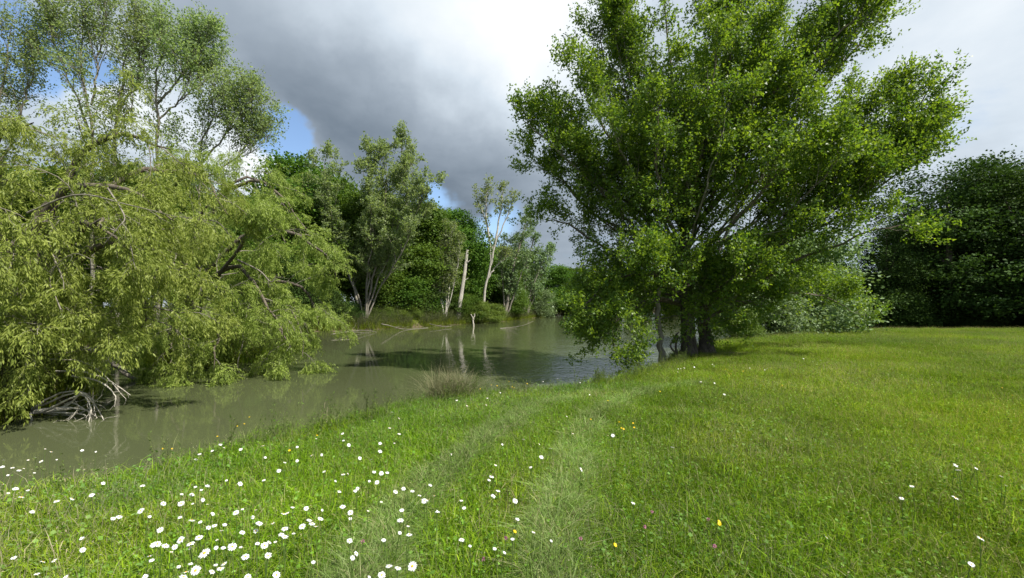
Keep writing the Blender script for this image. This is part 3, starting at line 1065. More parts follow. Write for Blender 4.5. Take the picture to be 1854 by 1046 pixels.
PROTO = [dense_proto(100 + k, 12.0, 3.9 + 0.4 * (k % 3), 1.6, 11 + k, 600, 66, 0.20, 0.95, M['bark_mid']) for k in range(5)]
SHRUBP = [dense_proto(150 + k, 4.0, 2.1 + 0.2 * k, 0.25, 9, 280, 78, 0.105, 0.6, M['bark_mid'], 0.06) for k in range(3)]


def recolour(me, mat):
    return (me, mat)


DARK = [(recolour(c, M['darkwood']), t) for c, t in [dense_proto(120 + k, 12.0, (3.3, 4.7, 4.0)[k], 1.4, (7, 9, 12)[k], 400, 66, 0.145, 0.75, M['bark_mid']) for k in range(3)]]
SH_GREEN = [(recolour(c, M['shrub']), t) for c, t in SHRUBP]
SH_GREY = [(recolour(c, M['greywillow']), t) for c, t in SHRUBP]
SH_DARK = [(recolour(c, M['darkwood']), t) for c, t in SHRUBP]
RD = np.random.default_rng(77)


def stand(name, protos, k, x, y, h, wide, label, cat, group=None):
    ph = 4.0 if name.endswith('shrub') or name.endswith('bush') else 12.0
    z = gz(x, y) - 0.05
    s = h / ph
    o = thing(name, (x, y, z), label, cat, group, rz=float(RD.random() * 6.28), sc=(s * wide, s * wide, s))
    c, t = protos[k % len(protos)]
    link('trunk', t, o)
    me, mt = c if isinstance(c, tuple) else (c, None)
    co = link('crown', me, o)
    co['kind'] = 'stuff'
    if mt is not None:
        co.material_slots[0].link = 'OBJECT'
        co.material_slots[0].material = mt
    return o


def by_top(name, protos, k, u, topv, y, wide, label, cat, group=None, u_off=0):
    x = (u - U0) / F * y
    h = CAM_Z + (V0 - topv) / F * y - gz(x, y)
    return stand(name, protos, k, x, y, max(0.4, h), wide, label, cat, group)


ORD = ['first', 'second', 'third', 'fourth', 'fifth', 'sixth', 'seventh', 'eighth', 'ninth', 'tenth', 'eleventh', 'twelfth', 'thirteenth', 'fourteenth', 'fifteenth', 'sixteenth']
COUNT = {}


def nth(key):
    COUNT[key] = COUNT.get(key, 0) + 1
    return ORD[COUNT[key] - 1]


def woods():
    G = 'trees in the wood beyond the pond'
    back = [(-60, 250, 36), (30, 320, 36), (130, 300, 38), (240, 300, 37), (330, 320, 38), (420, 350, 40), (490, 345, 45), (548, 285, 52), (610, 320, 54), (655, 345, 50), (715, 360, 56), (768, 365, 58), (822, 378, 66),
            (862, 440, 74), (905, 445, 80), (948, 455, 92), (1000, 478, 112), (1048, 484, 118), (1095, 492, 122), (1150, 488, 124), (1210, 490, 124), (1270, 485, 118), (1335, 470, 100), (1400, 450, 80), (1460, 430, 62)]
    for k, (u, t, y) in enumerate(back):
        if u < 460:
            lab = nth('a') + ' dense green tree from the left border behind the poplars and willows'
        elif u < 560:
            lab = 'dense green tree rising behind the willow below the blue gap' if u < 520 else 'tall green tree standing just left of the many-stemmed tree'
        elif u < 800:
            lab = nth('b') + ' dense green tree from the left in the row behind the many-stemmed tree'
        elif u < 960:
            lab = nth('c') + ' dark green tree from the left behind the pale trunks of the far bank'
        else:
            lab = nth('d') + ' distant green tree from the left closing the far end of the pond'
        by_top('woodland_tree', PROTO, k, u, t, y, 1.15 if y < 100 else 1.5, lab, 'tree', G)
    for k, (u, t, y) in enumerate([(470, 400, 60), (530, 380, 64), (580, 390, 66), (630, 400, 66), (690, 410, 68), (745, 420, 70), (795, 430, 76), (845, 460, 84), (-40, 380, 46), (70, 370, 48), (180, 370, 48), (290, 380, 50), (390, 390, 52)]):
        by_top('woodland_tree', PROTO, k + 1, u, t, y, 1.5, 'half hidden tree in the second row of the far wood', 'tree', 'second row of the far wood')
    G = 'shrubs along the far bank'
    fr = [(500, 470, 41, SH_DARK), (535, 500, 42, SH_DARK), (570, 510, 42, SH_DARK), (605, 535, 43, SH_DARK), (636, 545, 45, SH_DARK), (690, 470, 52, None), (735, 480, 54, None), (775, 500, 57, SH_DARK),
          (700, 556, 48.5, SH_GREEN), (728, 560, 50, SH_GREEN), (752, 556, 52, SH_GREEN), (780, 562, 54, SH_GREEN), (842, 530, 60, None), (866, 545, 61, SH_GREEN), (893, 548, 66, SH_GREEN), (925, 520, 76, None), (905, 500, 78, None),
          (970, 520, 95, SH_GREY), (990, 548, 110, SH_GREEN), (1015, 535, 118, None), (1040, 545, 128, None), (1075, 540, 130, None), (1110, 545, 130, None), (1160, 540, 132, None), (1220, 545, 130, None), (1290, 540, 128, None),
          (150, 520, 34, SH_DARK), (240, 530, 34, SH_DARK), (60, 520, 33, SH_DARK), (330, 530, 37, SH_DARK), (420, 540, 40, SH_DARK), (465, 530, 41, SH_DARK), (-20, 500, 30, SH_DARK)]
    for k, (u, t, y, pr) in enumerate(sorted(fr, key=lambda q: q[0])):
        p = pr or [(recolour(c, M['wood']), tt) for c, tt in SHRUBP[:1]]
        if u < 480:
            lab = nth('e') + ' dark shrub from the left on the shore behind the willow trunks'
        elif u < 660:
            lab = nth('f') + ' dark shrub from the left between the willow tips and the many-stemmed tree'
        elif pr is SH_GREEN and u < 800:
            lab = nth('g') + ' low bright green bramble from the left on the sunny far bank'
        elif pr is SH_GREEN:
            lab = nth('h') + ' low light green bush from the left near the white-trunked trees'
        elif pr is SH_GREY:
            lab = 'grey-green bush on the far point'
        elif u < 960:
            lab = nth('i') + ' mid green bush from the left under the trees behind the far bank'
        else:
            lab = nth('j') + ' distant low bush from the left at the far end of the pond'
        by_top('shrub' if True else '', p, k, u, t, y, 1.5 if pr is SH_GREEN else 1.25, lab, 'shrub', G)
    # grey willow bushes behind the big poplar
    G = 'bushes behind the big poplar'
    for k, (u, t, y, pr, lab, w) in enumerate([
            (1415, 405, 27.5, SH_GREY, 'tall silvery willow bush right of the big poplar trunk', 1.2),
            (1350, 440, 25.0, SH_GREY, 'grey-green willow bush close behind the big poplar trunk', 1.05),
            (1475, 470, 30.5, SH_GREY, 'silvery willow bush at the lawn edge before the dark wood', 0.95),
            (1400, 535, 24.5, SH_GREY, 'low silver-leaved bush on the lawn edge under the poplar limbs', 1.1),
            (1345, 560, 21.6, SH_GREEN, 'low dark-stemmed bush at the bank just right of the poplar trunk', 1.2),
            (1515, 545, 31.0, SH_GREEN, 'light green sapling bush at the end of the row on the lawn edge', 0.8),
            (1465, 555, 28.6, SH_GREEN, 'small green bush beneath the silvery willow on the lawn edge', 1.1)]):
        by_top('shrub', pr, k, u, t, y, w, lab, 'shrub', G)
    # dark wood on the right
    G = 'trees of the dark wood beyond the lawn'
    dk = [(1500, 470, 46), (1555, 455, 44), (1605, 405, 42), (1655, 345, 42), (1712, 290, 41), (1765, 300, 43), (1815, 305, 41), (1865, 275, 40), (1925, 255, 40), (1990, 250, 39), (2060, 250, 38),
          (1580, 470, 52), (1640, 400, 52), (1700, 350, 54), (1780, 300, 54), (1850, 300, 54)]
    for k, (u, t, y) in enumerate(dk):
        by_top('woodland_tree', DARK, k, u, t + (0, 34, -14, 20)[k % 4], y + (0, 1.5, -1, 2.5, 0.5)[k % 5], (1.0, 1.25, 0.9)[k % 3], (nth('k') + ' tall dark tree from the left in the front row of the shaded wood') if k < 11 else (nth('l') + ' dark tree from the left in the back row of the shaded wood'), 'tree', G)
    for k, (x, y) in enumerate([(50, 33), (52, 27), (55, 21), (58, 15), (60, 8), (63, 0), (58, 36), (61, 28)]):  # unseen trees carrying the wood on, added to cast shade on its visible edge
        stand('woodland_tree', DARK, k, x, y, 16.5, 1.15, 'unseen tree continuing the dark wood outside the frame on the right, added for shade', 'tree', G)
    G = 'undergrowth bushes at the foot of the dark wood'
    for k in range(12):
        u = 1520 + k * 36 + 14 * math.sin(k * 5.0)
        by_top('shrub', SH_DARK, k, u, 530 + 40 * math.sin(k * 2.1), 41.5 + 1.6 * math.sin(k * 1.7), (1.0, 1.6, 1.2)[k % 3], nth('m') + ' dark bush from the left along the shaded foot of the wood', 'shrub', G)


woods()


# ------------------------------------------------------------------ dead wood, snag, posts, rushes
def tube_thing(name, label, cat, lines, mat, sides=7, group=None, kids=None, seed=1, part='branch', base=None):
    """lines: [(r0, r1, world points)]; each line is one part"""
    rng = np.random.default_rng(seed)
    base = np.asarray(lines[0][2][0] if base is None else base, float)
    root = thing(name, base, label, cat, group)
    for r0, r1, pts in lines:
        K = 14
        P = resample(pts, K)[None]
        nz = rng.normal(size=P.shape) * r0 * 0.25
        nz[:, 0] = 0
        P = P + nz
        R = np.linspace(r0, r1, K)[None] * (1 + 0.08 * rng.normal(size=(1, K)))
        V, f = tubes(P, R, sides)
        if kids:
            Cd, CR = spawn(P, R, kids[0], 0.25, 1, 0.75, kids[1], 6, rng, up=0.05, wig=0.25, bend=(0, 0, -0.04), taper=0.3)
            V, f = join([(V, f), tubes(Cd, CR, 4)])
        link(part, new_mesh(part, V - base, f, mat, smooth=True), root)
    return root


def dead_wood():
    # bleached tangle lying in the shallows at the left
    rng = np.random.default_rng(3)
    ends = [[(60, 742), (110, 752), (150, 745), (185, 715)], [(62, 745), (120, 735), (150, 712), (178, 742), (188, 762)], [(60, 748), (110, 742), (140, 740), (118, 765), (84, 781)],
            [(62, 742), (120, 738), (160, 745), (150, 768)], [(58, 740), (100, 715), (140, 708), (168, 722), (172, 755)], [(70, 745), (120, 747), (155, 752), (135, 772)],
            [(66, 738), (98, 724), (130, 712), (160, 718), (163, 762)], [(55, 748), (56, 765), (50, 783)], [(75, 745), (125, 722), (150, 715), (165, 740), (160, 765)], [(60, 745), (110, 738), (130, 728), (170, 752), (176, 768)]]
    lines = []
    for e in ends:
        y0 = 9.2 + rng.normal() * 0.12
        pts = [at(u, v, y0 - 0.3 * k / len(e) + rng.normal() * 0.06) for k, (u, v) in enumerate(e)]
        for p in pts:
            p[2] = max(p[2], WATER_Z - 0.04)
        lines.append((0.022, 0.007, pts))
    tube_thing('dead_branch', 'bleached tangle of bare twigs lying in the water at the left shore', 'branch', lines, M['dead'], kids=(5, 0.35), seed=4)
    tube_thing('fallen_trunk', 'weathered grey trunk lying on the left shore behind the bleached twigs', 'log',
               [(.15, .09, [at(-60, 700, 9.8), at(0, 735, 9.6), at(30, 752, 9.5)]), (.07, .04, [at(30, 690, 9.7), at(48, 725, 9.5), at(62, 745, 9.4)]), (.06, .03, [at(70, 742, 9.4), at(40, 752, 9.3), at(5, 765, 9.2)])], M['bark_grey'], seed=5)
    tube_thing('sunken_branch', 'thick pale branch arching down into the water beneath the willows', 'branch',
               [(.11, .06, [at(120, 628, 14.2), at(160, 634, 14), at(192, 645, 13.9), at(215, 668, 13.8), at(252, 692, 13.7)])], M['bark_grey'], sides=9, seed=6)
    tube_thing('dead_branch', 'thin bent twigs reaching over the water below the left willow', 'branch',
               [(.02, .006, [at(100, 672, 9.3), at(150, 672, 9.1), at(200, 690, 9.0), at(236, 715, 8.9)]), (.018, .006, [at(130, 680, 9.2), at(180, 690, 9), at(208, 715, 8.9), at(207, 736, 8.9)]),
                (.016, .005, [at(90, 650, 9.3), at(150, 655, 9.2), at(190, 680, 9.1), at(228, 722, 9.0)])], M['dead'], kids=(4, 0.25), seed=7)
    # far shore: snag, stump, logs
    b = on_plane(828, 588, WATER_Z)
    b = to_land(b, 0.6)
    Y = b[1]
    root = thing('tree_snag', b, 'tall broken grey trunk without crown leaning right on the far bank', 'dead tree')
    V, f = flared([b, at(833, 545, Y), at(840, 500, Y), at(846, 452, Y)], [0.32, 0.27, 0.23, 0.18], 20, 12, 3, 0.5)
    link('trunk', new_mesh('trunk', V - b, f, M['bark_pale'], smooth=True), root)
    for p, q in (((843, 478), (852, 470)), ((842, 488), (836, 478)), ((838, 510), (848, 503))):
        V, f = tubes(resample([at(*p, Y), at(*q, Y)], 5)[None], np.linspace(.09, .04, 5)[None], 6)
        link('stub', new_mesh('stub', V - b, f, M['bark_pale'], smooth=True), root)
    V, f, t, _, _ = dense_crown(31, 2.6, 0.75, 0.1, 5, 60, 30, 0.13, clump=0.4)
    o = link('ivy', new_mesh('ivy', V, f, M['darkwood'], {'tint': ('FACE', t)}), root)
    z = WATER_Z + 0.02
    for lab, ln in [
            ('pale dead log sloping into the water near the slender stems', [(.11, .05, [on_plane(690, 586, 0.1), on_plane(715, 592, z + .35), on_plane(735, 596, z + .02), on_plane(775, 593, z)])]),
            ('pale driftwood lying along the far waterline beside the willow', [(.08, .03, [on_plane(600, 605, z + .2), on_plane(640, 599, z + .3), on_plane(665, 598, z + .2), on_plane(682, 601, z)]), (.06, .03, [on_plane(605, 600, z + .3), on_plane(640, 601, z + .1), on_plane(672, 602, z)])]),
            ('short pale log at the foot of the slender stems', [(.10, .05, [on_plane(778, 586, z + .4), on_plane(795, 590, z + .2), on_plane(818, 591, z + .1)])]),
            ('thin pole lying in the water off the far point', [(.07, .03, [on_plane(905, 594, z), on_plane(930, 592, z + .05), on_plane(950, 588, z + .25), on_plane(966, 581, z + .5)])])]:
        tube_thing('driftwood_log', lab, 'log', [(a * 0.42, b_ * 0.42, q) for a, b_, q in ln], M['bark_grey'], kids=(7, 1.1), seed=len(lab))
    b = on_plane(858, 592, WATER_Z - .1)
    tube_thing('dead_stump', 'slim white stump standing in the water off the far bank', 'stump', [(.11, .06, [b, b + np.array([-.1, 0, .8]), b + np.array([.1, 0, 1.6])]), (.07, .03, [b + np.array([0, 0, .9]), b + np.array([-.35, 0, 1.5])])], M['dead'])
    # leaning stem and bent roots beside the big poplar
    b = at(1200, 652, 14.3)
    b[2] = gz(b[0], b[1]) - 0.1
    tube_thing('leaning_stem', 'thin pale leaning stem left of the big poplar trunk', 'trunk', [(.115, .06, [b, at(1196, 620, 14.3), at(1191, 570, 14.3), at(1192, 520, 14.3)]), (.03, .01, [at(1191, 560, 14.3), at(1180, 530, 14.2), at(1165, 510, 14.0)])], M['bark_grey'], sides=10, seed=12)
    b = at(1226, 650, 14.8)
    b[2] = gz(b[0], b[1]) - 0.1
    tube_thing('bent_branch', 'bare crooked branches between the leaning stem and the poplar trunk', 'branch', [(.045, .02, [b, at(1224, 630, 14.8), at(1222, 612, 14.8), at(1228, 600, 14.8)]), (.035, .02, [at(1224, 642, 14.8), at(1214, 625, 14.8), at(1225, 614, 14.8), at(1236, 607, 14.9)])], M['bark_mid'], seed=13)
    # small posts along the far end
    for k in range(7):
        p = on_plane(1000 + k * 6.2, 570.5 - k * 0.35, WATER_Z - .1)
        p[1] += 0.2
        tube_thing('bank_post', 'short dark wooden post in the row holding the far shore, ' + ORD[k] + ' from the left', 'post', [(.13, .12, [p, p + np.array([0, 0, .4]), p + np.array([0.02, 0, .95 + .1 * math.sin(k * 3)])])], M['bark_dark'], group='row of posts at the far end of the pond')


dead_wood()


def blades(n, rng, rad, h, hs, w, lean, curve, cols, kind_w=None, segs=2, floor=0.0):
    """n grass blades in a disc; returns verts, quads, tris, face colours (quads then tris)"""
    a = rng.random(n) * 6.283
    r = rad * np.sqrt(rng.random(n))
    b = np.stack([r * np.cos(a), r * np.sin(a), np.full(n, floor)], -1)
    hh = np.maximum(0.03, h + hs * rng.normal(size=n))
    ya = rng.random(n) * 6.283
    dirh = np.stack([np.cos(ya), np.sin(ya), np.zeros(n)], -1)
    le = np.abs(lean * rng.normal(size=n))
    cu = np.abs(curve * rng.normal(size=n))
    fa = rng.random(n) * 6.283
    s = np.stack([np.cos(fa), np.sin(fa), np.zeros(n)], -1)
    ww = w * (0.6 + 0.8 * rng.random(n))
    up = np.array([0, 0, 1.0])

    def pt(t):
        bend = le * t + cu * t * t
        z = hh * t / np.sqrt(1 + bend ** 2 * 0.8)
        return b + dirh * (hh * bend * t * 0.8)[:, None] + up * z[:, None]
    ts = np.linspace(0, 1, segs + 1)
    rows = []
    for k, t in enumerate(ts[:-1]):
        c = pt(t)
        wk = (ww * (1 - 0.35 * t))[:, None]
        rows += [c - s * wk * 0.5, c + s * wk * 0.5]
    rows.append(pt(1.0))
    V = np.stack(rows, 1)
    m = 2 * segs + 1
    o = (np.arange(n) * m)[:, None]
    quads = np.concatenate([o + np.array([[2 * k, 2 * k + 1, 2 * k + 3, 2 * k + 2]]) for k in range(segs - 1)]) if segs > 1 else np.zeros((0, 4), int)
    tris = o + np.array([[2 * segs - 2, 2 * segs - 1, 2 * segs]])
    pick = rng.choice(len(cols), n, p=[c[1] for c in cols])
    cc = np.array([c[0] for c in cols])[pick] * (0.75 + 0.5 * rng.random((n, 1)))
    cc = np.concatenate([cc, np.ones((n, 1))], 1)
    return V.reshape(-1, 3), quads, tris, np.concatenate([np.tile(cc, (segs - 1, 1)), cc])


def pack(pieces):
    """join [(V, quads, tris, colours)]"""
    Vs, Q, T, cq, ct, n = [], [], [], [], [], 0
    for V, q, t, c in pieces:
        Vs.append(V)
        Q.append(q + n)
        T.append(t + n)
        cq.append(c[:len(q)])
        ct.append(c[len(q):])
        n += len(V)
    return np.concatenate(Vs), np.concatenate(Q), np.concatenate(T), np.concatenate(cq + ct)


def small_leaves(n, rng, rad, z0, z1, size, cols, aspect=0.8, flat=1.2):
    a = rng.random(n) * 6.283
    r = rad * np.sqrt(rng.random(n))
    p = np.stack([r * np.cos(a), r * np.sin(a), z0 + (z1 - z0) * rng.random(n)], -1)
    D = rng.normal(size=(n, 3)) * np.array([1, 1, 0.4])
    nn = rng.normal(size=(n, 3))
    nn[:, 2] += flat
    ln = size * (0.6 + 0.8 * rng.random(n))
    V, f = leaf_quads(p, D, nn, ln, ln * aspect)
    pick = rng.choice(len(cols), n, p=[c[1] for c in cols])
    cc = np.array([c[0] for c in cols])[pick] * (0.75 + 0.5 * rng.random((n, 1)))
    return V, f, np.zeros((0, 3), int), np.concatenate([cc, np.ones((n, 1))], 1)


def grass_mat():
    m = bpy.data.materials.new('grass_blade')
    m.use_nodes = True
    N = NT(m.node_tree)
    out = N.n('ShaderNodeOutputMaterial')
    a = N.n('ShaderNodeAttribute', attribute_name='bcol')
    g = N.n('ShaderNodeAttribute', attribute_name='gcol', attribute_type='INSTANCER')
    col = N.vmath('MULTIPLY', a.outputs['Color'], g.outputs['Color']).outputs[0]
    b = N.n('ShaderNodeBsdfPrincipled')
    N.l(col, b.inputs['Base Color'])
    b.inputs['Roughness'].default_value = 0.55
    b.inputs['Specular IOR Level'].default_value = 0.06
    tr = N.n('ShaderNodeBsdfTranslucent')
    N.l(N.vmath('MULTIPLY', col, (1.15, 1.2, 0.7)).outputs[0], tr.inputs['Color'])
    mx = N.n('ShaderNodeMixShader')
    mx.inputs[0].default_value = 0.35
    N.l(b.outputs[0], mx.inputs[1])
    N.l(tr.outputs[0], mx.inputs[2])
    N.l(mx.outputs[0], out.inputs['Surface'])
    return m


M['grass'] = grass_mat()


def scatter(name, label, protos, pos, rz, tilt, scl, pick, gcol):
    """one object whose geometry nodes set a small tuft mesh on every point"""
    n = len(pos)
    rot = np.stack([tilt[:, 0], tilt[:, 1], rz], -1)
    me = new_mesh(name, pos, [], None, {'rot': ('POINT', rot), 'scl': ('POINT', scl), 'pick': ('POINT', pick.astype(float)), 'gcol': ('POINT', np.concatenate([gcol, np.ones((n, 1))], 1))})
    o = link(name, me)
    tag(o, label, kind='stuff')
    g = bpy.data.node_groups.new(name, 'GeometryNodeTree')
    g.interface.new_socket('Geometry', in_out='INPUT', socket_type='NodeSocketGeometry')
    g.interface.new_socket('Geometry', in_out='OUTPUT', socket_type='NodeSocketGeometry')
    gi = g.nodes.new('NodeGroupInput')
    go = g.nodes.new('NodeGroupOutput')
    jn = g.nodes.new('GeometryNodeJoinGeometry')
    for p in reversed(protos):
        oi = g.nodes.new('GeometryNodeObjectInfo')
        oi.inputs['Object'].default_value = p
        oi.transform_space = 'ORIGINAL'
        ti = g.nodes.new('GeometryNodeGeometryToInstance')
        g.links.new(oi.outputs['Geometry'], ti.inputs[0])
        g.links.new(ti.outputs[0], jn.inputs[0])

    def na(nm, typ):
        a = g.nodes.new('GeometryNodeInputNamedAttribute')
        a.data_type = typ
        a.inputs['Name'].default_value = nm
        return a.outputs['Attribute']
    ip = g.nodes.new('GeometryNodeInstanceOnPoints')
    g.links.new(gi.outputs[0], ip.inputs['Points'])
    g.links.new(jn.outputs[0], ip.inputs['Instance'])
    ip.inputs['Pick Instance'].default_value = True
    fi = g.nodes.new('FunctionNodeFloatToInt')
    g.links.new(na('pick', 'FLOAT'), fi.inputs[0])
    g.links.new(fi.outputs[0], ip.inputs['Instance Index'])
    er = g.nodes.new('FunctionNodeEulerToRotation')
    g.links.new(na('rot', 'FLOAT_VECTOR'), er.inputs[0])
    g.links.new(er.outputs[0], ip.inputs['Rotation'])
    g.links.new(na('scl', 'FLOAT'), ip.inputs['Scale'])
    g.links.new(ip.outputs[0], go.inputs[0])
    md = o.modifiers.new('scatter', 'NODES')
    md.node_group = g
    return o


def proto_object(name, pieces):
    V, q, t, c = pack(pieces)
    return bpy.data.objects.new(name, new_mesh(name, V, [q, t], M['grass'], {'bcol': ('FACE', c)}))


GREENS = [((0.175, 0.275, 0.012), 0.46), ((0.110, 0.205, 0.012), 0.25), ((0.240, 0.330, 0.020), 0.18), ((0.25, 0.29, 0.060), 0.07), ((0.38, 0.36, 0.14), 0.04)]
PALES = [((0.25, 0.35, 0.10), 0.40), ((0.18, 0.27, 0.055), 0.27), ((0.34, 0.41, 0.17), 0.21), ((0.42, 0.40, 0.21), 0.12)]
STRAW = [((0.30, 0.27, 0.13), 0.6), ((0.17, 0.19, 0.06), 0.4)]
CLOVER = [((0.115, 0.215, 0.022), 0.6), ((0.150, 0.250, 0.045), 0.4)]


def meadow_protos():
    out = []
    for k in range(7):
        rng = np.random.default_rng(700 + k)
        p = [blades(600, rng, 0.40, 0.085, 0.032, 0.0055, 0.6, 0.9, GREENS, segs=2),
             blades(26, rng, 0.39, 0.18, 0.04, 0.0026, 0.25, 0.35, STRAW, segs=3),
             small_leaves(60 if k % 2 else 24, rng, 0.39, 0.03, 0.12, 0.024, CLOVER)]
        sl = small_leaves(26, rng, 0.38, 0.11, 0.20, 0.012, STRAW, 0.4, 0.0)
        p.append(sl)
        out.append(proto_object('meadow_tuft', p))
    return out


def track_protos():
    out = []
    for k in range(5):
        rng = np.random.default_rng(740 + k)
        out.append(proto_object('track_tuft', [blades(220, rng, 0.15, 0.13, 0.04, 0.0055, 0.9, 1.3, PALES, segs=3), blades(6, rng, 0.14, 0.17, 0.04, 0.003, 0.5, 0.7, STRAW, segs=3)]))
    return out


def weed_protos():
    out = []
    for k in range(6):
        rng = np.random.default_rng(760 + k)
        p = [blades(90, rng, 0.22, 0.24, 0.09, 0.006, 0.4, 0.7, GREENS, segs=3)]
        # leafy branching stalks with small buds
        n = 5
        for s in range(n):
            a, r = rng.random() * 6.28, 0.16 * math.sqrt(rng.random())
            h = 0.32 + 0.28 * rng.random()
            P = resample([(r * math.cos(a), r * math.sin(a), 0), (r * math.cos(a) * 1.2, r * math.sin(a) * 1.2, h * 0.5), (r * math.cos(a) * 1.7 + 0.05 * rng.normal(), r * math.sin(a) * 1.7 + 0.05 * rng.normal(), h)], 7)[None]
            R = np.linspace(0.003, 0.0015, 7)[None]
            B, BR = spawn(P, R, 6, 0.35, 1, 0.7, 0.13, 4, rng, up=0.3, thick=0.01)
            V, f = join([tubes(P, R, 3), tubes(B, np.full(BR.shape, 0.0012), 3)])
            c = np.tile(np.array([[0.16, 0.19, 0.06, 1.0]]), (len(f), 1))
            p.append((V, f, np.zeros((0, 3), int), c))
            V, f, t = leaves_on(B, 4, 0.022, 0.5, rng, hang=0.1, spread=0.8, off=0.006, jit=0.4)
            p.append((V, f, np.zeros((0, 3), int), np.tile(np.array([[0.12, 0.17, 0.04, 1.0]]), (len(f), 1)) * (0.6 + 0.8 * rng.random((len(f), 1)))))
            V, f, t = leaves_on(P, 10, 0.045, 0.3, rng, hang=0.2, spread=0.9, off=0.006, jit=0.4)
            p.append((V, f, np.zeros((0, 3), int), np.tile(np.array([[0.10, 0.16, 0.03, 1.0]]), (len(f), 1))))
        out.append(proto_object('weed_tuft', p))
    return out


def fnoise(x, y, sc, seed):
    rng = np.random.default_rng(seed)
    s = np.zeros_like(x)
    for k in range(7):
        a = rng.random() * 6.28
        fq = sc * (0.6 + 1.3 * rng.random())
        s += np.sin((x * math.cos(a) + y * math.sin(a)) * fq + rng.random() * 6.28 + 1.2 * np.sin(fq * 0.7 * (y * math.cos(a) - x * math.sin(a)) + rng.random() * 6))
    return s / 7 ** 0.5 / 0.75


TRACKS = [[on_plane(u, v, 0.05)[:2] for u, v in t] for t in (
    [(1010, 1180), (1000, 1046), (1005, 960), (1030, 870), (1052, 800), (1095, 745), (1170, 706), (1260, 690)],
    [(600, 1180), (655, 1046), (715, 940), (790, 868), (870, 800), (940, 755), (1010, 722), (1110, 700)])]


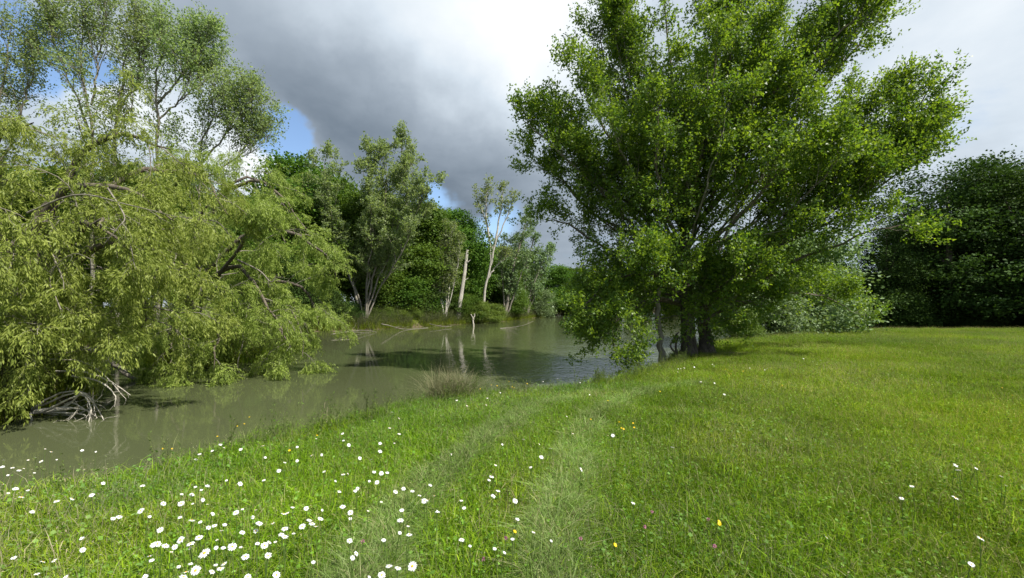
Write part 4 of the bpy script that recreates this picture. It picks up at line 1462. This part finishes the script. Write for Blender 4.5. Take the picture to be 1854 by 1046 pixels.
def scatter_grass():
    rng = np.random.default_rng(909)
    xs, ys = [], []
    for y0, y1, dens in ((0.3, 4, 26), (4, 8, 18), (8, 14, 12), (14, 22, 7), (22, 34, 4.5), (34, 44, 2)):
        w = 1.45 * y1 + 2.5
        n = int(dens * 2 * w * (y1 - y0))
        x = (rng.random(n) * 2 - 1) * w
        y = y0 + (y1 - y0) * rng.random(n)
        k = np.abs(x) < 1.3 * y + 1.8
        xs.append(x[k])
        ys.append(y[k])
    x, y = np.concatenate(xs), np.concatenate(ys)
    ins = inside(x, y, POND)
    d = dist_poly(x, y, POND)
    far = dist_poly(x, y, np.array(far_edge), False) < dist_poly(x, y, np.array(near_edge), False)
    k = ~ins & ~far & (d > 0.22)
    x, y, d = x[k], y[k], d[k]
    dt = np.minimum(*[dist_poly(x, y, t, False) for t in TRACKS])
    tw = 0.09 + 0.008 * y
    on = dt < tw * (0.6 + 0.6 * rng.random(len(x))) * (1 - 0.85 * sstep(y, 7.5, 11.5)) * (1 + 0.2 * fnoise(x, y, 1.6, 8))
    # ---- meadow
    n1, n2, n3 = fnoise(x, y, 0.55, 1), fnoise(x, y, 2.2, 2), fnoise(x, y, 0.9, 3)
    g = np.ones((len(x), 3))
    lush = sstep(-x + 0.25 * y, -2.5, 2.5) * (1 - sstep(y, 8, 14))        # cooler, greener sward beside the daisies
    g[:, 0] *= 1.03 - 0.18 * lush + 0.10 * n1
    g[:, 1] *= 1.02 - 0.04 * lush + 0.07 * n1
    g[:, 2] *= 1.0 + 0.12 * lush + 0.15 * n3
    g *= (1 + 0.04 * n2 + 0.03 * n1)[:, None] * (0.80 + 0.4 * rng.random((len(x), 1))) * (1.02 - 0.04 * sstep(x, 1, 6))[:, None]
    dry = np.clip(n3 * 0.35 + n2 * 0.25 - 0.18, 0, 0.5)[:, None] * (1 - sstep(y, 12, 20))[:, None]
    g = g * (1 - dry) + dry * np.array([1.55, 1.25, 1.9])
    sc = (0.80 + 0.35 * rng.random(len(x))) * (1 + 0.05 * n3 + 0.05 * n2)
    sc *= 1 + 0.35 * sstep(y, 9, 22)
    sc *= np.where(d < 0.9, 1.25, 1.0)
    sc = np.clip(sc, 0.5, 2.0)
    z = ground_z(x, y) - 0.006
    pos = np.stack([x, y, z], -1)
    m = ~on | (rng.random(len(x)) < 0.4)
    nn = int(m.sum())
    scatter('meadow_grass', 'green meadow grass covering the lawn', meadow_protos(), pos[m], rng.random(nn) * 6.28, rng.normal(size=(nn, 2)) * 0.08, sc[m], rng.integers(0, 7, nn), np.clip(g[m], 0.2, 2.5))
    # ---- flattened pale grass in the two wheel tracks
    tx, ty = [], []
    for tr in TRACKS:
        q = resample([(p[0], p[1], 0) for p in tr], 900)[:, :2]
        kk = q[:, 1] < 11.5
        q = q[kk][::2]
        wd = (0.038 + 0.005 * q[:, 1])[:, None]
        q = q + rng.normal(size=q.shape) * wd
        keep = rng.random(len(q)) > 0.25 + 0.6 * sstep(q[:, 1], 5, 11.5)
        tx.append(q[keep, 0])
        ty.append(q[keep, 1])
    x, y = np.concatenate(tx), np.concatenate(ty)
    kk = ~inside(x, y, POND) & (dist_poly(x, y, POND) > 0.3) & (y > 0.6)
    x, y = x[kk], y[kk]
    pos = np.stack([x, y, ground_z(x, y) - 0.006], -1)
    n2 = fnoise(x, y, 2.2, 2)
    m = np.ones(len(x), bool)
    nn = int(m.sum())
    sct = (0.60 + 0.35 * rng.random(nn)) * (1 + 0.02 * y[m])
    gt = (0.68 + 0.34 * rng.random((nn, 1))) * np.array([[0.96, 1.03, 0.95]]) * (1 + 0.12 * n2[m])[:, None]
    scatter('track_grass', 'pale flattened grass in two curving wheel tracks', track_protos(), pos[m], rng.random(nn) * 6.28, rng.normal(size=(nn, 2)) * 0.15, sct, rng.integers(0, 5, nn), gt)
    print('grass instances', len(x))
    # ---- taller weeds on the near bank
    E = np.array(near_edge[1:14])
    seg = np.hypot(*np.diff(E, axis=0).T)
    n = 430
    s = rng.random(n) * seg.sum()
    cs = np.concatenate([[0], np.cumsum(seg)])
    i = np.clip(np.searchsorted(cs, s) - 1, 0, len(seg) - 1)
    t = ((s - cs[i]) / seg[i])[:, None]
    p = E[i] * (1 - t) + E[i + 1] * t
    tn = (E[i + 1] - E[i]) / seg[i][:, None]
    nr = np.stack([tn[:, 1], -tn[:, 0]], -1)
    p = p + nr * (0.12 + 0.75 * rng.random((n, 1)) ** 1.4)
    z = ground_z(p[:, 0], p[:, 1]) - 0.01
    gcol = (0.8 + 0.4 * rng.random((n, 1))) * np.array([[1.0, 0.98, 1.15]])
    scatter('bank_weeds', 'tall straggling weeds along the near water edge', weed_protos(), np.concatenate([p, z[:, None]], 1), rng.random(n) * 6.28, rng.normal(size=(n, 2)) * 0.1, 0.45 + 0.45 * rng.random(n), rng.integers(0, 6, n), gcol)
    # ---- coarse growth on the far bank
    E = np.array(far_edge[1:27])
    seg = np.hypot(*np.diff(E, axis=0).T)
    n = 5200
    s = rng.random(n) * seg.sum()
    cs = np.concatenate([[0], np.cumsum(seg)])
    i = np.clip(np.searchsorted(cs, s) - 1, 0, len(seg) - 1)
    t = ((s - cs[i]) / seg[i])[:, None]
    p = E[i] * (1 - t) + E[i + 1] * t
    tn = (E[i + 1] - E[i]) / seg[i][:, None]
    nr = np.stack([tn[:, 1], -tn[:, 0]], -1)
    off = 0.05 + 5.0 * rng.random(n) ** 1.7
    p = p + nr * off[:, None]
    z = ground_z(p[:, 0], p[:, 1]) - 0.02
    wt = sstep(off, 0.1, 1.6)[:, None]
    gcol = (0.5 + 0.4 * rng.random((n, 1))) * (np.array([[1.15, 0.95, 1.7]]) * (1 - wt) + np.array([[1.0, 1.0, 1.0]]) * wt)
    scatter('far_bank_growth', 'rough grass and weeds on the far bank', weed_protos(), np.concatenate([p, z[:, None]], 1), rng.random(n) * 6.28, rng.normal(size=(n, 2)) * 0.15, 1.4 + 1.4 * rng.random(n), rng.integers(0, 6, n), gcol)


scatter_grass()


def rushes():
    rng = np.random.default_rng(41)
    b = np.array([-1.17, 8.3, 0.0])
    b[2] = gz(b[0], b[1]) - 0.05
    h = 1.0
    root = thing('rush_tuft', b, 'domed tuft of grey-brown rushes at the near water edge', 'rushes')
    cols = [((0.10, 0.13, 0.045), 0.45), ((0.17, 0.17, 0.075), 0.3), ((0.27, 0.23, 0.13), 0.25)]
    me_ = []
    for nm, n, r, hh, hs, le in (('stems', 1500, 0.36, h * 0.82, 0.12, 0.42), ('outer_stems', 500, 0.42, h * 0.62, 0.14, 0.75)):
        V, q, t, c = blades(n, rng, r, hh, hs, 0.006, le, 0.35, cols, segs=3)
        m = bpy.data.materials.get('rush_stem') or leaf_mat('rush_stem', (0.095, 0.125, 0.050), (0.24, 0.235, 0.125), 0.2, 0.6, 0.2)
        o = link(nm, new_mesh(nm, V, [q, t], m, {'tint': ('FACE', np.clip(c[:, 0] * 3.2, 0, 1))}), root)
        o['kind'] = 'stuff'
    V, q, t, c = blades(150, rng, 0.36, h * 0.92, 0.10, 0.004, 0.45, 0.3, [((0.30, 0.25, 0.15), 1.0)], segs=3)
    o = link('dry_stems', new_mesh('dry_stems', V, [q, t], M['stalk']), root)
    o['kind'] = 'stuff'
    b = on_plane(586, 757, 0.0)
    b[2] = gz(b[0], b[1]) - 0.03
    lines = [(.004, .002, [b + np.array([dx * .4, 0, 0]), b + np.array([dx * .8, .02, hh * .5]), b + np.array([dx, .03, hh])]) for dx, hh in ((-.05, .52), (0.0, .62), (.04, .55), (.10, .40), (-.09, .36))]
    tube_thing('dry_weed', 'bare dry weed stalks standing alone at the water edge', 'weed', lines, M['stalk'], sides=4, kids=(5, 0.09), part='stalk', base=b)


rushes()


# ------------------------------------------------------------------ flowers
def daisy_meshes(seed):
    rng = np.random.default_rng(seed)
    n = 20
    pv, pf = [], []
    for k in range(n):
        a = 6.283 * (k + 0.25 * rng.normal()) / n
        L = 0.0265 * (0.88 + 0.22 * rng.random())
        w = 0.0078
        d = np.array([math.cos(a), math.sin(a), 0])
        s = np.array([-math.sin(a), math.cos(a), 0])
        zt = 0.003 * rng.normal() - 0.002
        r0 = 0.006
        b = len(pv)
        pv += [d * r0 - s * w * .25, d * r0 + s * w * .25, d * (r0 + L * .55) + s * w * .5 + np.array([0, 0, .002]), d * (r0 + L * .55) - s * w * .5 + np.array([0, 0, .002]),
               d * (r0 + L) + s * w * .28 + np.array([0, 0, zt]), d * (r0 + L) - s * w * .28 + np.array([0, 0, zt])]
        pf += [(b, b + 1, b + 2, b + 3), (b + 3, b + 2, b + 4, b + 5)]
    pv = np.array(pv)
    # domed disc
    dv, df = [], []
    for ring, (r, z) in enumerate(((0.0095, 0.0), (0.0085, 0.0035), (0.0045, 0.0058), (0.001, 0.0064))):
        for k in range(10):
            a = 6.283 * k / 10
            dv.append((r * math.cos(a), r * math.sin(a), z))
        if ring:
            for k in range(10):
                a0, b0 = (ring - 1) * 10 + k, (ring - 1) * 10 + (k + 1) % 10
                df.append((a0, b0, b0 + 10, a0 + 10))
    return pv, np.array(pf), np.array(dv), np.array(df)


def rot_to(n, spin):
    z = n / np.linalg.norm(n)
    x = np.cross([0.3, 0.9, 0.1], z)
    x /= np.linalg.norm(x)
    y = np.cross(z, x)
    c, s = math.cos(spin), math.sin(spin)
    return np.stack([x * c + y * s, -x * s + y * c, z], 1)


def c7(a, b):
    return a * 0.4315, 740 + b * 0.4315


def c8(a, b):
    return 700 + a * 0.3882, 640 + b * 0.3882


def c6(a, b):
    return 1300 + a * 0.2988, 800 + b * 0.2989


def c5(a, b):
    return 1400 + a * 0.2486, 600 + b * 0.2486


def c1(a, b):
    return 1020 + a * 0.2157, 480 + b * 0.2157


D7 = """190,168 215,180 238,213 345,174 402,180 15,215 52,247 118,215 150,203 172,220 100,250 145,268 33,278 10,243 12,317 65,335 117,342 90,370 35,353 433,312 238,387 302,378 385,362 135,432
80,258 837,190 890,176 925,150 823,212 940,163 1010,170 1103,155 1113,204 1195,225 1247,218 1247,160 1327,125 1437,104 1441,133 1464,152 1350,193 1308,195 1170,260 1107,299 1008,314 950,300 870,323 820,327
845,340 598,322 763,358 805,360 852,382 760,397 808,398 870,400 686,397 590,428 475,460 500,453 628,452 755,455 805,468 840,475 893,440 990,435 1018,421 1073,424 1060,455 1088,480 1145,480 943,486 900,490
875,498 930,510 1073,512 1017,518 1228,413 1205,437 1190,440 1285,418 1298,467 1310,482 1345,461 1325,493 1352,425 1268,493 1195,503 1180,527 1195,536 1232,523 1470,435 1470,460 1545,428 1438,410 1408,303
1440,275 1460,272 1424,347 1500,335 1490,345 1550,303 1582,308 1600,270 1625,268 1570,265 1360,263 1660,348 1730,345 1693,335 1760,363 1790,382 1780,386 1822,365 1806,320 1835,430 1600,390 1686,425 1680,467 1712,492
1717,528 1678,520 1557,212 1510,207 1595,145 1595,178 1655,144 1675,105 1635,80 1675,40 1645,14 1610,550 1467,553 1480,625 1495,607 1315,643 1160,697 1125,615 1030,620 1110,573 1080,565 1155,558 1130,560
1010,580 975,578 937,583 907,583 858,605 835,540 757,550 800,565 797,585 720,600 695,575 660,567 645,570 628,617 637,635 733,580 672,508 910,550 800,650 750,662 820,678 780,685 890,683 905,655 925,670 940,650
770,705 347,592 343,543 57,625 180,641 227,636 155,692 275,706 1670,668 1730,660 1602,697 1632,660 1550,705 1040,705 610,703"""
D8 = """302,470 327,218 470,208 465,240 375,243 530,182 348,685 361,720 237,738 478,590 490,574 520,640 497,665 600,687 610,772 587,865 685,833 350,868 389,897 504,910 550,928 768,873 672,530 722,483 712,422 765,442
638,400 508,520 540,424 1055,382 868,372 947,192 730,130 798,118 840,293 908,540 1333,437 1575,190 1360,73 1150,697"""
D6 = "1745,263 1437,337 1535,740 1175,268 1112,341 1440,143 1455,170 1565,160 658,578 1590,583 1715,207"
D5 = "935,183 1080,253 220,197 287,217 342,209 1330,975 1480,998"
D1 = "965,870 985,868 960,895 1100,855 1265,845 1250,832 1015,862 1565,862 1710,868 710,912 810,840 725,830 140,985 1270,990 1155,978 1690,878"
Y8 = "1095,348 1150,325 1155,345 1085,320 1105,352 1032,220 1275,177 952,307 597,831 1065,893 1550,785 1552,795 488,147 515,150 570,130 585,155 595,160 437,165 655,140"
Y5 = "60,398 66,392 705,133 745,130 730,147 1665,410 1740,465"
Y7 = "1047,35 1025,63 995,72 912,116 683,168 722,168 1330,112 1215,175"
Y1 = "1390,915 1405,912 1360,873 1510,890 1445,972 1830,1000"
P8 = "1205,808 1237,738 1500,773 1530,898 905,862 452,960 556,860"
P7 = "1522,557"


def pix(txt, fn):
    return [fn(*map(float, w.split(','))) for w in txt.split()]


def flower_root(u, v, hgt):
    """head position for a flower seen at (u, v), standing hgt above the ground below it"""
    z = hgt
    for _ in range(6):
        if v <= V0 + 30:
            break
        p = on_plane(u, v, z)
        g = gz(p[0], p[1])
        z = max(g, -0.45) + hgt
    return p, max(g, -0.7)


def daisies():
    rng = np.random.default_rng(1234)
    pts = pix(D7, c7) + pix(D8, c8) + pix(D6, c6) + pix(D5, c5) + pix(D1, c1)
    variants = []
    for s in range(3):
        pv, pf, dv, df = daisy_meshes(50 + s)
        variants.append((pv, pf, dv, df))
    big = {(757, 550), (858, 605), (820, 678), (1730, 660), (975, 578)}
    bigp = [c7(*b) for b in big]
    for (u, v) in pts:
        hgt = 0.21 + 0.09 * rng.random()
        p, g = flower_root(u, v, hgt)
        close = v > 880
        n = np.array([0, 0, 1.0]) * 0.9 + SUN * np.array([1, 1, 0]) * 0.5 + rng.normal(size=3) * 0.28
        isbig = any(abs(u - a) + abs(v - b) < 1 for a, b in bigp)
        if isbig:
            n = n + np.array([-0.1, -0.75, 0])
        Rm = rot_to(n, rng.random() * 6.28)
        sc = 0.43 * (0.6 + 0.8 * rng.random()) * (1.75 if isbig else 1.0)
        if 560 < u + 0 and v < 700:
            sc *= 0.95
        pv, pf, dv, df = variants[rng.integers(0, 3)]
        base = np.array([p[0] - n[0] * 0.04, p[1] - n[1] * 0.04, g - 0.02])
        st = resample([base, (base + p) / 2 + np.array([0.012 * rng.normal(), 0.012 * rng.normal(), 0]), p - Rm[:, 2] * 0.004], 6)[None]
        sv, sf = tubes(st, np.linspace(0.0026, 0.0019, 6)[None], 4)
        if v > 915 and u < 470:
            lab, grp = 'white daisy in the dense patch of daisies at the lower left', 'daisies of the dense lower-left patch'
        elif u < 200 and v < 930:
            lab, grp = 'white daisy at the left border, standing against the pond edge', 'daisies against the water at the left border'
        elif v > 880 and u < 660:
            lab, grp = 'white daisy scattered between the dense patch and the near wheel track', 'daisies right of the dense patch'
        elif v > 860 and u < 840:
            lab, grp = 'white daisy in the pale grass of the left wheel track', 'daisies in the left wheel track'
        elif v > 860:
            lab, grp = ('white daisy in the long grass beside the right wheel track' if u < 1200 else 'lone white daisy in the open lawn at the lower right'), ('daisies beside the right wheel track' if u < 1200 else 'daisies on the open lawn')
        elif u < 620:
            lab, grp = 'small white daisy on the bank grass between the daisy patch and the pond', 'daisies on the bank above the dense patch'
        elif u < 900:
            lab, grp = 'small white daisy on the slope below the rush tuft', 'daisies near the rush tuft'
        elif v < 720 and u > 1100:
            lab, grp = 'distant white daisy on the lawn in front of the big poplar', 'daisies before the big poplar'
        else:
            lab, grp = 'small white daisy in mid lawn between the tracks and the poplar', 'daisies in the middle of the lawn'
        if isbig:
            if u > 700:
                lab = 'big white daisy facing the viewer at the bottom beside the left track'
            else:
                k = sorted(bigp).index(min(bigp, key=lambda q: abs(q[0] - u) + abs(q[1] - v)))
                lab = ['largest white daisy of the dense patch, at its upper left', 'big open white daisy at the very bottom of the dense patch',
                       'big white daisy with round orange centre in the middle of the dense patch', 'white daisy with clear orange centre at the right of the dense patch'][k]
        o = thing('daisy', base, lab, 'daisy', grp)
        pw = (pv * sc) @ Rm.T + p - base
        dw = (dv * sc) @ Rm.T + p - base
        if close:
            link('stem', new_mesh('stem', sv - base, sf, M['stem']), o)
            link('petals', new_mesh('petals', pw, pf, M['petal']), o)
            link('flower_centre', new_mesh('flower_centre', dw, df, M['disc'], smooth=True), o)
        else:
            V = np.concatenate([pw, dw, sv - base])
            f = np.concatenate([pf, df + len(pw), sf + len(pw) + len(dw)])
            mi = np.concatenate([np.zeros(len(pf)), np.ones(len(df)), np.full(len(sf), 2)])
            link('bloom', new_mesh('bloom', V, f, [M['petal'], M['disc'], M['stem']], mat_index=mi), o)
    print('daisies', len(pts))


def other_flowers():
    rng = np.random.default_rng(77)
    for pts, kind in ((pix(Y8, c8) + pix(Y5, c5) + pix(Y7, c7) + pix(Y1, c1), 'y'), (pix(P8, c8) + pix(P7, c7), 'p')):
        for (u, v) in pts:
            p, g = flower_root(u, v, 0.25 if kind == 'y' else 0.19)
            base = np.array([p[0] + 0.02 * rng.normal(), p[1] + 0.02 * rng.normal(), g - 0.02])
            st = resample([base, (base + p) / 2 + 0.01 * rng.normal(size=3), p], 6)[None]
            sv, sf = tubes(st, np.full((1, 6), 0.0016), 4)
            vv, ff = [], []
            if kind == 'y':
                Rm = rot_to(np.array([0.3, -0.3, 1.0]) + 0.25 * rng.normal(size=3), rng.random() * 6)
                for k in range(6):
                    a = 6.283 * k / 6
                    d, s = np.array([math.cos(a), math.sin(a), 0.35]), np.array([-math.sin(a), math.cos(a), 0])
                    b = len(vv)
                    vv += [d * 0.001, d * 0.013 + s * 0.008, d * 0.02, d * 0.013 - s * 0.008]
                    ff.append((b, b + 1, b + 2, b + 3))
            else:
                Rm = np.eye(3)
                for k in range(46):
                    d = nrm(rng.normal(size=3) + np.array([0, 0, 0.4]))
                    s = nrm(np.cross(d, rng.normal(size=3)))
                    b = len(vv)
                    vv += [d * 0.004, d * 0.010 + s * 0.002, d * 0.0145, d * 0.010 - s * 0.002]
                    ff.append((b, b + 1, b + 2, b + 3))
            hv = np.array(vv) @ Rm.T * (0.6 if kind == 'y' else 0.85) + p - base
            if kind == 'y':
                if v < 720 and u > 1180:
                    lab, grp = 'yellow buttercup far up the lawn before the big poplar', 'buttercups far up the lawn'
                elif 1095 < u < 1160 and 750 < v < 790:
                    lab, grp = 'yellow buttercup in the small cluster beside the right wheel track', 'buttercup cluster by the right track'
                elif v < 800 and u < 960:
                    lab, grp = 'yellow flower on the weedy edge of the pond', 'yellow flowers along the pond edge'
                else:
                    lab, grp = 'lone yellow buttercup low in the lawn grass', 'scattered buttercups'
                o = thing('buttercup', base, lab, 'flower', grp)
            else:
                o = thing('clover_flower', base, 'small pink clover head low in the lawn grass', 'flower', 'pink clover heads')
            link('stem', new_mesh('stem', sv - base, sf, M['stem']), o)
            link('petals', new_mesh('petals', hv, np.array(ff), M['yellow'] if kind == 'y' else M['pink']), o)


daisies()
other_flowers()
